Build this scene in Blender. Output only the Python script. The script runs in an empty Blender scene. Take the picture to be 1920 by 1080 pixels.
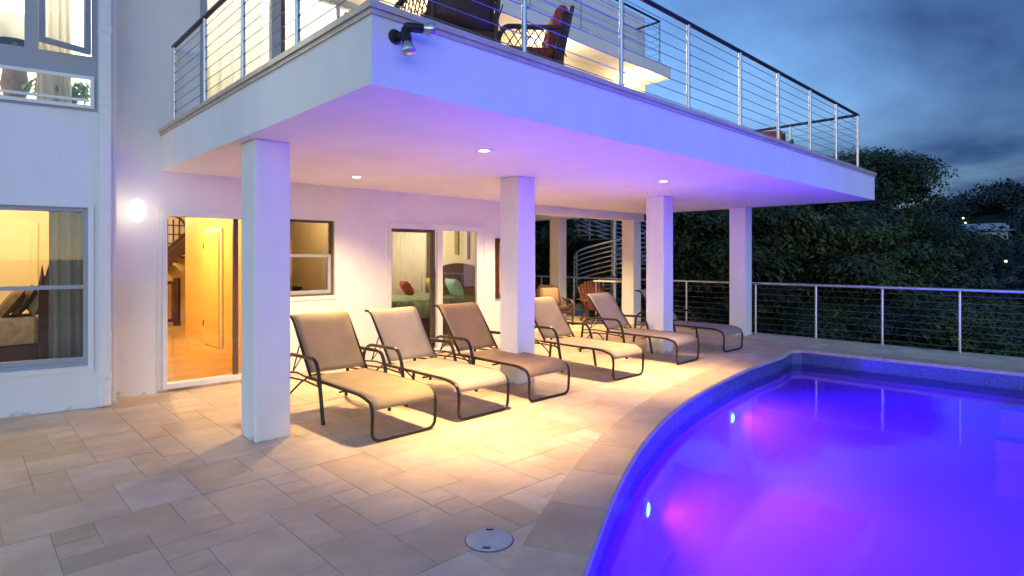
import bpy, bmesh, math, random
from mathutils import Vector, Matrix
import numpy as np

R = math.radians
PI = math.pi
SC = bpy.context.scene
COL = SC.collection
random.seed(7)
np.random.seed(7)

# ------------------------------------------------------------------ camera
cd = bpy.data.cameras.new('camera')
cam = bpy.data.objects.new('camera', cd)
COL.objects.link(cam)
cam.location = (0, 0, 1.6)
cam.rotation_euler = (R(90), 0, R(46.2 - 90))
cd.sensor_width = 36
cd.lens = 1094 / 1920 * 36
cd.shift_y = -58 / 1920
cd.clip_start = 0.05
cd.clip_end = 3000
SC.camera = cam

# ------------------------------------------------------------------ sky
W = bpy.data.worlds.new('World')
SC.world = W
W.use_nodes = True
wn, wl = W.node_tree.nodes, W.node_tree.links
wn.clear()
SKY_STRENGTH = 0.15
SUN_AZ = R(226.2)          # compass bearing of the set sun: behind the camera
out = wn.new('ShaderNodeOutputWorld')
bg = wn.new('ShaderNodeBackground')
bg.inputs['Strength'].default_value = SKY_STRENGTH
sky = wn.new('ShaderNodeTexSky')
sky.sky_type = 'NISHITA'
sky.sun_disc = False
sky.sun_elevation = R(8.0)
# world +X is 0 deg here; the sky's own zero points along +Y and turns clockwise
sky.sun_rotation = R(90) - SUN_AZ
sky.altitude = 100
sky.air_density = 1.1
sky.dust_density = 0.2
sky.ozone_density = 3.0
tc = wn.new('ShaderNodeTexCoord')
sep = wn.new('ShaderNodeSeparateXYZ')
wl.new(tc.outputs['Generated'], sep.inputs[0])
zc = wn.new('ShaderNodeMath'); zc.operation = 'MAXIMUM'; zc.inputs[1].default_value = 0.0
wl.new(sep.outputs['Z'], zc.inputs[0])
za = wn.new('ShaderNodeMath'); za.operation = 'ADD'; za.inputs[1].default_value = 0.22
wl.new(zc.outputs[0], za.inputs[0])
dx = wn.new('ShaderNodeMath'); dx.operation = 'DIVIDE'
dy = wn.new('ShaderNodeMath'); dy.operation = 'DIVIDE'
wl.new(sep.outputs['X'], dx.inputs[0]); wl.new(za.outputs[0], dx.inputs[1])
wl.new(sep.outputs['Y'], dy.inputs[0]); wl.new(za.outputs[0], dy.inputs[1])
cmb = wn.new('ShaderNodeCombineXYZ')
wl.new(dx.outputs[0], cmb.inputs[0]); wl.new(dy.outputs[0], cmb.inputs[1])
cmb.inputs[2].default_value = 4.3
nz = wn.new('ShaderNodeTexNoise')
nz.inputs['Scale'].default_value = 0.62
nz.inputs['Detail'].default_value = 7
nz.inputs['Roughness'].default_value = 0.52
nz.inputs['Distortion'].default_value = 0.35
wl.new(cmb.outputs[0], nz.inputs['Vector'])
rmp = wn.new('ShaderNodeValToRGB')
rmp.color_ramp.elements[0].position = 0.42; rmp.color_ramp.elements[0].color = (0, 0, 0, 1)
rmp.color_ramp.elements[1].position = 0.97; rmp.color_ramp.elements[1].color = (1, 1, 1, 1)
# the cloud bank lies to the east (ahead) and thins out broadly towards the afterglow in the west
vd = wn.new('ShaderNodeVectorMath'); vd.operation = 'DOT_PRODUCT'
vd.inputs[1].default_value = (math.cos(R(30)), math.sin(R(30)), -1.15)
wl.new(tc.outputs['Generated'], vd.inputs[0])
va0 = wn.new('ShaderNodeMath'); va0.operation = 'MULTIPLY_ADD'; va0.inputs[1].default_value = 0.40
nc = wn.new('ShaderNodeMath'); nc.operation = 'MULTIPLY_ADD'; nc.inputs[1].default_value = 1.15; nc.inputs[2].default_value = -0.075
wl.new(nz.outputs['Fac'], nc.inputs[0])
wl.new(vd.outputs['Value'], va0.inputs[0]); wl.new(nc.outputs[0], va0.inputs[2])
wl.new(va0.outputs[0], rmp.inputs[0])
tint = wn.new('ShaderNodeMix'); tint.data_type = 'RGBA'; tint.blend_type = 'MULTIPLY'
tint.inputs['Factor'].default_value = 1.0
tint.inputs['B'].default_value = (0.94, 0.99, 1.19, 1)
wl.new(sky.outputs[0], tint.inputs['A'])
cl = wn.new('ShaderNodeMix'); cl.data_type = 'RGBA'; cl.blend_type = 'MULTIPLY'
cl.inputs['Factor'].default_value = 1.0
wl.new(tint.outputs['Result'], cl.inputs['A'])
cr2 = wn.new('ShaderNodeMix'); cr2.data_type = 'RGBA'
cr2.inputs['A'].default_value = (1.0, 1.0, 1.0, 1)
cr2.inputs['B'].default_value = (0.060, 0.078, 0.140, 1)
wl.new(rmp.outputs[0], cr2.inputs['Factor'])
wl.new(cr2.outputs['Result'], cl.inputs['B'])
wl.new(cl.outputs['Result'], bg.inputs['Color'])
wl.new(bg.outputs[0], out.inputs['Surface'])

SC.view_settings.view_transform = 'Standard'
SC.view_settings.look = 'None'
SC.view_settings.gamma = 1
SC.view_settings.exposure = 1.12
SC.view_settings.use_curve_mapping = False
SC.cycles.use_denoising = True
SC.cycles.max_bounces = 8
SC.cycles.diffuse_bounces = 4
SC.cycles.glossy_bounces = 4
SC.cycles.transparent_max_bounces = 16
SC.cycles.sample_clamp_indirect = 6
SC.cycles.volume_bounces = 2

WARM = (1.0, 0.66, 0.30)

# ------------------------------------------------------------------ materials
def nodes_of(name):
    m = bpy.data.materials.new(name)
    m.use_nodes = True
    n, l = m.node_tree.nodes, m.node_tree.links
    b = n['Principled BSDF']
    return m, n, l, b

def mat(name, col, rough=0.6, metal=0.0, var=0.0, scale=4.0, bump=0.0, bscale=60.0, spec=0.5, coat=0.0):
    m, n, l, b = nodes_of(name)
    b.inputs['Base Color'].default_value = (*col, 1)
    b.inputs['Roughness'].default_value = rough
    b.inputs['Metallic'].default_value = metal
    b.inputs['Specular IOR Level'].default_value = spec
    b.inputs['Coat Weight'].default_value = coat
    if var or bump:
        t = n.new('ShaderNodeTexCoord')
    if var:
        z = n.new('ShaderNodeTexNoise'); z.inputs['Scale'].default_value = scale
        z.inputs['Detail'].default_value = 6; z.inputs['Roughness'].default_value = 0.6
        l.new(t.outputs['Object'], z.inputs['Vector'])
        mr = n.new('ShaderNodeMapRange')
        mr.inputs['From Min'].default_value = 0.3; mr.inputs['From Max'].default_value = 0.7
        mr.inputs['To Min'].default_value = 1 - var; mr.inputs['To Max'].default_value = 1 + var * 0.5
        l.new(z.outputs['Fac'], mr.inputs['Value'])
        mx = n.new('ShaderNodeMix'); mx.data_type = 'RGBA'; mx.blend_type = 'MULTIPLY'
        mx.inputs['Factor'].default_value = 1
        mx.inputs['A'].default_value = (*col, 1)
        l.new(mr.outputs[0], mx.inputs['B'])
        l.new(mx.outputs['Result'], b.inputs['Base Color'])
    if bump:
        z2 = n.new('ShaderNodeTexNoise'); z2.inputs['Scale'].default_value = bscale
        z2.inputs['Detail'].default_value = 4
        l.new(t.outputs['Object'], z2.inputs['Vector'])
        bp = n.new('ShaderNodeBump'); bp.inputs['Strength'].default_value = bump
        bp.inputs['Distance'].default_value = 0.01
        l.new(z2.outputs['Fac'], bp.inputs['Height'])
        l.new(bp.outputs[0], b.inputs['Normal'])
    return m

def emit(name, col, strength):
    m, n, l, b = nodes_of(name)
    b.inputs['Base Color'].default_value = (0.8, 0.8, 0.8, 1)
    b.inputs['Emission Color'].default_value = (*col, 1)
    b.inputs['Emission Strength'].default_value = strength
    return m

def glass(name, tintc=(1, 1, 1), ior=1.5, rough=0.0, wave=0.0):
    """thin clear sheet: what is behind shows through, the sky mirrors by Fresnel"""
    m, n, l, b = nodes_of(name)
    n.remove(b)
    o = n['Material Output']
    tr = n.new('ShaderNodeBsdfTransparent'); tr.inputs[0].default_value = (*tintc, 1)
    gl = n.new('ShaderNodeBsdfGlossy'); gl.inputs['Roughness'].default_value = rough
    fr = n.new('ShaderNodeFresnel'); fr.inputs['IOR'].default_value = ior
    mx = n.new('ShaderNodeMixShader')
    l.new(fr.outputs[0], mx.inputs[0]); l.new(tr.outputs[0], mx.inputs[1]); l.new(gl.outputs[0], mx.inputs[2])
    l.new(mx.outputs[0], o.inputs['Surface'])
    if wave:
        t = n.new('ShaderNodeTexCoord')
        z = n.new('ShaderNodeTexNoise'); z.inputs['Scale'].default_value = 1.6; z.inputs['Detail'].default_value = 3
        z.inputs['Distortion'].default_value = 0.6
        l.new(t.outputs['Object'], z.inputs['Vector'])
        bp = n.new('ShaderNodeBump'); bp.inputs['Strength'].default_value = wave; bp.inputs['Distance'].default_value = 0.05
        l.new(z.outputs['Fac'], bp.inputs['Height'])
        l.new(bp.outputs[0], gl.inputs['Normal']); l.new(bp.outputs[0], fr.inputs['Normal'])
    return m

def stucco():
    m, n, l, b = nodes_of('white_stucco')
    b.inputs['Roughness'].default_value = 0.75
    b.inputs['Specular IOR Level'].default_value = 0.25
    g = n.new('ShaderNodeNewGeometry')
    z = n.new('ShaderNodeTexNoise'); z.inputs['Scale'].default_value = 1.3; z.inputs['Detail'].default_value = 7
    z.inputs['Roughness'].default_value = 0.65
    mp = n.new('ShaderNodeMapping'); mp.inputs['Scale'].default_value = (1, 1, 0.45)
    l.new(g.outputs['Position'], mp.inputs['Vector']); l.new(mp.outputs[0], z.inputs['Vector'])
    r = n.new('ShaderNodeValToRGB')
    r.color_ramp.elements[0].position = 0.30; r.color_ramp.elements[0].color = (0.755, 0.75, 0.74, 1)
    r.color_ramp.elements[1].position = 0.62; r.color_ramp.elements[1].color = (0.83, 0.825, 0.82, 1)
    l.new(z.outputs['Fac'], r.inputs[0])
    # splash dirt just over the paving, broken up by noise
    s = n.new('ShaderNodeSeparateXYZ'); l.new(g.outputs['Position'], s.inputs[0])
    z3 = n.new('ShaderNodeTexNoise'); z3.inputs['Scale'].default_value = 9; z3.inputs['Detail'].default_value = 6
    l.new(g.outputs['Position'], z3.inputs['Vector'])
    ma = n.new('ShaderNodeMath'); ma.operation = 'MULTIPLY_ADD'; ma.inputs[1].default_value = 0.42; ma.inputs[2].default_value = -0.195
    l.new(z3.outputs['Fac'], ma.inputs[0])
    sb = n.new('ShaderNodeMath'); sb.operation = 'SUBTRACT'
    l.new(ma.outputs[0], sb.inputs[0]); l.new(s.outputs['Z'], sb.inputs[1])
    mr = n.new('ShaderNodeMapRange'); mr.inputs['From Min'].default_value = 0.0; mr.inputs['From Max'].default_value = 0.06
    l.new(sb.outputs[0], mr.inputs['Value'])
    am = n.new('ShaderNodeMath'); am.operation = 'MULTIPLY'; am.inputs[1].default_value = 0.55
    l.new(mr.outputs[0], am.inputs[0])
    mx = n.new('ShaderNodeMix'); mx.data_type = 'RGBA'; mx.inputs['B'].default_value = (0.30, 0.235, 0.185, 1)
    l.new(am.outputs[0], mx.inputs['Factor']); l.new(r.outputs[0], mx.inputs['A'])
    l.new(mx.outputs['Result'], b.inputs['Base Color'])
    mp7 = n.new('ShaderNodeMapping'); mp7.inputs['Scale'].default_value = (7, 7, 0.5)
    z7 = n.new('ShaderNodeTexNoise'); z7.inputs['Scale'].default_value = 1.5; z7.inputs['Detail'].default_value = 5
    l.new(g.outputs['Position'], mp7.inputs['Vector']); l.new(mp7.outputs[0], z7.inputs['Vector'])
    mr7 = n.new('ShaderNodeMapRange'); mr7.inputs['From Min'].default_value = 0.56; mr7.inputs['From Max'].default_value = 0.74
    mr7.inputs['To Max'].default_value = 0.07
    l.new(z7.outputs['Fac'], mr7.inputs['Value'])
    mx7 = n.new('ShaderNodeMix'); mx7.data_type = 'RGBA'; mx7.inputs['B'].default_value = (0.52, 0.50, 0.47, 1)
    l.new(mr7.outputs[0], mx7.inputs['Factor']); l.new(mx.outputs['Result'], mx7.inputs['A'])
    l.new(mx7.outputs['Result'], b.inputs['Base Color'])
    z2 = n.new('ShaderNodeTexNoise'); z2.inputs['Scale'].default_value = 45; z2.inputs['Detail'].default_value = 5
    l.new(g.outputs['Position'], z2.inputs['Vector'])
    bp = n.new('ShaderNodeBump'); bp.inputs['Strength'].default_value = 0.22; bp.inputs['Distance'].default_value = 0.006
    l.new(z2.outputs['Fac'], bp.inputs['Height']); l.new(bp.outputs[0], b.inputs['Normal'])
    return m

def travertine(name, dark=1.0):
    m, n, l, b = nodes_of(name)
    b.inputs['Roughness'].default_value = 0.55
    b.inputs['Specular IOR Level'].default_value = 0.35
    oi = n.new('ShaderNodeObjectInfo'); g = n.new('ShaderNodeNewGeometry')
    ad = n.new('ShaderNodeMath'); ad.operation = 'ADD'
    l.new(oi.outputs['Random'], ad.inputs[0]); l.new(g.outputs['Random Per Island'], ad.inputs[1])
    f = n.new('ShaderNodeMath'); f.operation = 'FRACT'; l.new(ad.outputs[0], f.inputs[0])
    r = n.new('ShaderNodeValToRGB')
    cols = [(0.0, (0.53, 0.395, 0.25)), (0.2, (0.60, 0.465, 0.305)), (0.45, (0.63, 0.48, 0.32)), (0.62, (0.595, 0.475, 0.32)),
            (0.8, (0.645, 0.51, 0.345)), (1.0, (0.675, 0.56, 0.405))]
    r.color_ramp.elements[0].position = 0; r.color_ramp.elements[0].color = (*cols[0][1], 1)
    r.color_ramp.elements[1].position = 1; r.color_ramp.elements[1].color = (*cols[-1][1], 1)
    for p, c in cols[1:-1]:
        e = r.color_ramp.elements.new(p); e.color = (*c, 1)
    l.new(f.outputs[0], r.inputs[0])
    # vein direction and offset differ from stone to stone
    cb = n.new('ShaderNodeCombineXYZ')
    ml = n.new('ShaderNodeMath'); ml.operation = 'MULTIPLY'; ml.inputs[1].default_value = 37
    l.new(f.outputs[0], ml.inputs[0]); l.new(ml.outputs[0], cb.inputs[2])
    va = n.new('ShaderNodeVectorMath'); va.operation = 'ADD'
    l.new(g.outputs['Position'], va.inputs[0]); l.new(cb.outputs[0], va.inputs[1])
    mp = n.new('ShaderNodeMapping'); mp.inputs['Scale'].default_value = (2.3, 3.0, 1)
    l.new(va.outputs[0], mp.inputs['Vector'])
    z = n.new('ShaderNodeTexNoise'); z.inputs['Scale'].default_value = 1.6; z.inputs['Detail'].default_value = 8
    z.inputs['Roughness'].default_value = 0.66; z.inputs['Distortion'].default_value = 0.35
    l.new(mp.outputs[0], z.inputs['Vector'])
    mr = n.new('ShaderNodeMapRange'); mr.inputs['From Min'].default_value = 0.28; mr.inputs['From Max'].default_value = 0.72
    mr.inputs['To Min'].default_value = 0.82 * dark; mr.inputs['To Max'].default_value = 1.10 * dark
    l.new(z.outputs['Fac'], mr.inputs['Value'])
    mx = n.new('ShaderNodeMix'); mx.data_type = 'RGBA'; mx.blend_type = 'MULTIPLY'; mx.inputs['Factor'].default_value = 1
    l.new(r.outputs[0], mx.inputs['A']); l.new(mr.outputs[0], mx.inputs['B'])
    # weather stains that run across the stones
    z4 = n.new('ShaderNodeTexNoise'); z4.inputs['Scale'].default_value = 2.1; z4.inputs['Detail'].default_value = 6
    l.new(g.outputs['Position'], z4.inputs['Vector'])
    mr4 = n.new('ShaderNodeMapRange'); mr4.inputs['From Min'].default_value = 0.46; mr4.inputs['From Max'].default_value = 0.72
    mr4.inputs['To Min'].default_value = 0.0; mr4.inputs['To Max'].default_value = 0.55
    l.new(z4.outputs['Fac'], mr4.inputs['Value'])
    mx4 = n.new('ShaderNodeMix'); mx4.data_type = 'RGBA'; mx4.inputs['B'].default_value = (0.44 * dark, 0.30 * dark, 0.175 * dark, 1)
    l.new(mr4.outputs[0], mx4.inputs['Factor']); l.new(mx.outputs['Result'], mx4.inputs['A'])
    # pits
    z5 = n.new('ShaderNodeTexVoronoi'); z5.inputs['Scale'].default_value = 26
    l.new(va.outputs[0], z5.inputs['Vector'])
    mr5 = n.new('ShaderNodeMapRange'); mr5.inputs['From Min'].default_value = 0.05; mr5.inputs['From Max'].default_value = 0.10
    mr5.inputs['To Min'].default_value = 0.55; mr5.inputs['To Max'].default_value = 1.0
    l.new(z5.outputs['Distance'], mr5.inputs['Value'])
    mx5 = n.new('ShaderNodeMix'); mx5.data_type = 'RGBA'; mx5.blend_type = 'MULTIPLY'; mx5.inputs['Factor'].default_value = 0.7
    l.new(mx4.outputs['Result'], mx5.inputs['A']); l.new(mr5.outputs[0], mx5.inputs['B'])
    l.new(mx5.outputs['Result'], b.inputs['Base Color'])
    bp = n.new('ShaderNodeBump'); bp.inputs['Strength'].default_value = 0.25; bp.inputs['Distance'].default_value = 0.004
    l.new(z.outputs['Fac'], bp.inputs['Height']); l.new(bp.outputs[0], b.inputs['Normal'])
    return m

def weave(name, col):
    m, n, l, b = nodes_of(name)
    b.inputs['Roughness'].default_value = 0.7
    t = n.new('ShaderNodeTexCoord')
    z = n.new('ShaderNodeTexNoise'); z.inputs['Scale'].default_value = 5; z.inputs['Detail'].default_value = 5
    l.new(t.outputs['Object'], z.inputs['Vector'])
    mr = n.new('ShaderNodeMapRange'); mr.inputs['From Min'].default_value = 0.3; mr.inputs['From Max'].default_value = 0.7
    mr.inputs['To Min'].default_value = 0.86; mr.inputs['To Max'].default_value = 1.08
    l.new(z.outputs['Fac'], mr.inputs['Value'])
    mx = n.new('ShaderNodeMix'); mx.data_type = 'RGBA'; mx.blend_type = 'MULTIPLY'; mx.inputs['Factor'].default_value = 1
    mx.inputs['A'].default_value = (*col, 1)
    l.new(mr.outputs[0], mx.inputs['B']); l.new(mx.outputs['Result'], b.inputs['Base Color'])
    w = n.new('ShaderNodeTexWave'); w.inputs['Scale'].default_value = 90; w.bands_direction = 'X'
    w2 = n.new('ShaderNodeTexWave'); w2.inputs['Scale'].default_value = 90; w2.bands_direction = 'Y'
    l.new(t.outputs['Object'], w.inputs['Vector']); l.new(t.outputs['Object'], w2.inputs['Vector'])
    a = n.new('ShaderNodeMath'); a.operation = 'ADD'; l.new(w.outputs['Fac'], a.inputs[0]); l.new(w2.outputs['Fac'], a.inputs[1])
    bp = n.new('ShaderNodeBump'); bp.inputs['Strength'].default_value = 0.15; bp.inputs['Distance'].default_value = 0.002
    l.new(a.outputs[0], bp.inputs['Height']); l.new(bp.outputs[0], b.inputs['Normal'])
    # a mesh sling lets a little light through
    tr = n.new('ShaderNodeBsdfTranslucent'); tr.inputs[0].default_value = (*col, 1)
    ms = n.new('ShaderNodeMixShader'); ms.inputs[0].default_value = 0.18
    l.new(b.outputs[0], ms.inputs[1]); l.new(tr.outputs[0], ms.inputs[2])
    l.new(ms.outputs[0], n['Material Output'].inputs['Surface'])
    return m

def leafmat(name, c1, c2):
    m, n, l, b = nodes_of(name)
    b.inputs['Roughness'].default_value = 0.55
    g = n.new('ShaderNodeNewGeometry')
    oi = n.new('ShaderNodeObjectInfo')
    r = n.new('ShaderNodeValToRGB')
    r.color_ramp.elements[0].color = (*c1, 1); r.color_ramp.elements[1].color = (*c2, 1)
    ad = n.new('ShaderNodeMath'); ad.operation = 'MULTIPLY_ADD'; ad.inputs[1].default_value = 0.6
    ml = n.new('ShaderNodeMath'); ml.operation = 'MULTIPLY'; ml.inputs[1].default_value = 0.4
    l.new(oi.outputs['Random'], ml.inputs[0])
    l.new(g.outputs['Random Per Island'], ad.inputs[0]); l.new(ml.outputs[0], ad.inputs[2])
    zn = n.new('ShaderNodeTexNoise'); zn.inputs['Scale'].default_value = 0.62; zn.inputs['Detail'].default_value = 3
    l.new(g.outputs['Position'], zn.inputs['Vector'])
    mz = n.new('ShaderNodeMapRange'); mz.inputs['From Min'].default_value = 0.42; mz.inputs['From Max'].default_value = 0.60
    mz.inputs['To Min'].default_value = -0.45; mz.inputs['To Max'].default_value = 0.6
    l.new(zn.outputs['Fac'], mz.inputs['Value'])
    a2 = n.new('ShaderNodeMath'); a2.operation = 'ADD'; l.new(ad.outputs[0], a2.inputs[0]); l.new(mz.outputs[0], a2.inputs[1])
    l.new(a2.outputs[0], r.inputs[0]); l.new(r.outputs[0], b.inputs['Base Color'])
    tr = n.new('ShaderNodeBsdfTranslucent'); l.new(r.outputs[0], tr.inputs[0])
    ms = n.new('ShaderNodeMixShader'); ms.inputs[0].default_value = 0.10
    l.new(b.outputs[0], ms.inputs[1]); l.new(tr.outputs[0], ms.inputs[2])
    l.new(ms.outputs[0], n['Material Output'].inputs['Surface'])
    return m

def mosaic():
    m, n, l, b = nodes_of('blue_mosaic')
    b.inputs['Roughness'].default_value = 0.2
    uv = n.new('ShaderNodeUVMap')
    br = n.new('ShaderNodeTexBrick'); br.offset = 0.0
    br.inputs['Scale'].default_value = 1; br.inputs['Brick Width'].default_value = 0.03; br.inputs['Row Height'].default_value = 0.03
    br.inputs['Mortar Size'].default_value = 0.002
    br.inputs['Color1'].default_value = (0.03, 0.05, 0.13, 1); br.inputs['Color2'].default_value = (0.07, 0.10, 0.22, 1)
    br.inputs['Mortar'].default_value = (0.16, 0.16, 0.2, 1)
    l.new(uv.outputs[0], br.inputs['Vector']); l.new(br.outputs['Color'], b.inputs['Base Color'])
    bp = n.new('ShaderNodeBump'); bp.inputs['Strength'].default_value = 0.4; bp.inputs['Distance'].default_value = 0.002; bp.invert = True
    l.new(br.outputs['Fac'], bp.inputs['Height']); l.new(bp.outputs[0], b.inputs['Normal'])
    return m

M = {}
M['wall'] = stucco()
M['paver'] = travertine('travertine_paving')
M['coping'] = travertine('travertine_coping', 0.78)
M['edge'] = mat('pale_edge_stone', (0.56, 0.47, 0.38), 0.5, var=0.18, scale=5)
M['grout'] = mat('grout', (0.45, 0.35, 0.26), 0.9, var=0.3)
n_, l_ = M['grout'].node_tree.nodes, M['grout'].node_tree.links
t_ = n_.new('ShaderNodeTexCoord'); z_ = n_.new('ShaderNodeTexNoise'); z_.inputs['Scale'].default_value = 2.4; z_.inputs['Detail'].default_value = 3
r_ = n_.new('ShaderNodeValToRGB')
r_.color_ramp.elements[0].position = 0.50; r_.color_ramp.elements[0].color = (0.50, 0.40, 0.30, 1)
r_.color_ramp.elements[1].position = 0.64; r_.color_ramp.elements[1].color = (0.22, 0.165, 0.12, 1)
l_.new(t_.outputs['Object'], z_.inputs['Vector']); l_.new(z_.outputs['Fac'], r_.inputs[0]); l_.new(r_.outputs[0], n_['Principled BSDF'].inputs['Base Color'])
M['bronze'] = mat('bronze_tube', (0.020, 0.013, 0.010), 0.38, 0.2)
M['steel'] = mat('brushed_steel', (0.62, 0.62, 0.63), 0.32, 0.85, var=0.08, scale=30)
M['cable'] = mat('wire_cable', (0.30, 0.30, 0.31), 0.4, 0.7)
M['dark_rail'] = mat('dark_rail_paint', (0.045, 0.04, 0.045), 0.35, 0.4)
M['white'] = mat('white_paint', (0.80, 0.80, 0.79), 0.4, var=0.05)
M['bluegrey'] = mat('bluegrey_frame', (0.33, 0.37, 0.42), 0.45, var=0.06)
M['brownframe'] = mat('bronze_window_frame', (0.10, 0.075, 0.06), 0.4)
M['glass'] = glass('window_glass')
M['water'] = glass('pool_water', (0.97, 0.985, 1.0), 1.33, 0.05, 0.06)
M['waterside'] = glass('pool_water_side', (1, 1, 1), 1.0001)
for k_ in ('water', 'waterside'):
    n_, l_ = M[k_].node_tree.nodes, M[k_].node_tree.links
    va_ = n_.new('ShaderNodeVolumeAbsorption'); va_.inputs['Color'].default_value = (0.60, 0.30, 0.97, 1); va_.inputs['Density'].default_value = 0.16
    vs_ = n_.new('ShaderNodeVolumeScatter'); vs_.inputs['Color'].default_value = (0.62, 0.35, 1.0, 1); vs_.inputs['Density'].default_value = 0.30; vs_.inputs['Anisotropy'].default_value = 0.2
    ad_ = n_.new('ShaderNodeAddShader'); l_.new(va_.outputs[0], ad_.inputs[0]); l_.new(vs_.outputs[0], ad_.inputs[1])
    l_.new(ad_.outputs[0], n_['Material Output'].inputs['Volume'])
M['plaster'] = mat('pool_plaster', (0.74, 0.24, 0.62), 0.7, var=0.06, scale=2)
M['mosaic'] = mosaic()
M['stepblue'] = mat('blue_step_tile', (0.03, 0.09, 0.28), 0.3)
M['black'] = mat('black_metal', (0.012, 0.012, 0.014), 0.4, 0.2)
M['wicker'] = mat('dark_wicker', (0.085, 0.035, 0.022), 0.5, var=0.4, scale=60, bump=0.5, bscale=90)
M['redcush'] = mat('red_cushion', (0.36, 0.060, 0.035), 0.85, var=0.35, scale=30)
M['orangewood'] = mat('orange_painted_wood', (0.12, 0.032, 0.013), 0.5, var=0.2, scale=9)
M['beigecush'] = mat('beige_cushion', (0.26, 0.18, 0.115), 0.85, var=0.2, scale=20)
M['cream'] = mat('cream_wall', (0.78, 0.70, 0.50), 0.8, var=0.05)
M['amber'] = mat('amber_wall', (0.78, 0.52, 0.15), 0.7, var=0.05)
M['woodfloor'] = mat('wood_floor', (0.52, 0.31, 0.08), 0.28, var=0.3, scale=3)
M['darkwood'] = mat('dark_wood', (0.060, 0.022, 0.010), 0.35, var=0.3, scale=14)
M['curtain'] = mat('cream_curtain', (0.64, 0.60, 0.50), 0.9, var=0.08)
M['whitecurtain'] = weave('white_curtain', (0.82, 0.81, 0.74))
for n_ in M['whitecurtain'].node_tree.nodes:
    if n_.type == 'MIX_SHADER': n_.inputs[0].default_value = 0.6
M['greycurtain'] = weave('grey_curtain', (0.40, 0.45, 0.47))
for n_ in M['greycurtain'].node_tree.nodes:
    if n_.type == 'MIX_SHADER': n_.inputs[0].default_value = 0.5
M['bedgreen'] = mat('green_bedspread', (0.24, 0.30, 0.17), 0.9, var=0.6, scale=9)
M['bedbeige'] = mat('beige_bedspread', (0.44, 0.37, 0.24), 0.9, var=0.3, scale=12)
M['pillowbrown'] = mat('brown_pillow', (0.17, 0.115, 0.065), 0.9, var=0.3, scale=14)
M['pillowcyan'] = mat('aqua_pillow', (0.42, 0.70, 0.64), 0.9, var=0.25, scale=16)
M['pillowgold'] = mat('gold_pillow', (0.46, 0.34, 0.13), 0.9, var=0.5, scale=20)
M['brownwall'] = mat('brown_wall', (0.36, 0.19, 0.07), 0.7, var=0.06)
M['bark'] = mat('bark', (0.07, 0.05, 0.035), 0.9, var=0.4, scale=6, bump=0.6, bscale=12)
M['leaf_dark'] = leafmat('leaf_dark', (0.004, 0.011, 0.005), (0.029, 0.062, 0.016))
M['leaf_mid'] = leafmat('leaf_mid', (0.006, 0.014, 0.005), (0.055, 0.086, 0.018))
M['leaf_far_haze'] = leafmat('leaf_far_haze', (0.004, 0.011, 0.010), (0.013, 0.026, 0.019))  # dark bluish leaf tone stands in for the distance haze over the hill
M['palm'] = leafmat('palm_leaf', (0.05, 0.14, 0.02), (0.12, 0.26, 0.05))
M['soil'] = mat('undergrowth', (0.035, 0.045, 0.022), 0.95, var=0.5, scale=0.6)
M['lidgrey'] = mat('grey_plastic', (0.46, 0.47, 0.47), 0.5, var=0.12, scale=8)
M['lens'] = mat('lamp_lens', (0.55, 0.54, 0.57), 0.14, 0.75, coat=0.6)
M['downlight'] = emit('downlight_glow', (1.0, 0.86, 0.62), 9)
M['sconce'] = emit('sconce_glow', (1.0, 0.88, 0.70), 1.3)
M['roomlamp'] = emit('room_lamp_glow', (1.0, 0.72, 0.40), 5)
M['poolglow'] = emit('pool_lamp_glow', (0.10, 0.55, 1.0), 3.0)
M['villalamp'] = emit('villa_lamp_glow', (1.0, 0.72, 0.36), 1.6)
SLING = {'gold': weave('golden_sling', (0.41, 0.31, 0.155)), 'pale': weave('pale_sling', (0.49, 0.415, 0.28)),
         'brown': weave('brown_sling', (0.36, 0.24, 0.14)), 'tan': weave('tan_sling', (0.42, 0.335, 0.21)),
         'mauve': weave('mauve_sling', (0.41, 0.33, 0.27)), 'dusk': weave('dusky_sling', (0.42, 0.34, 0.28))}

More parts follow.
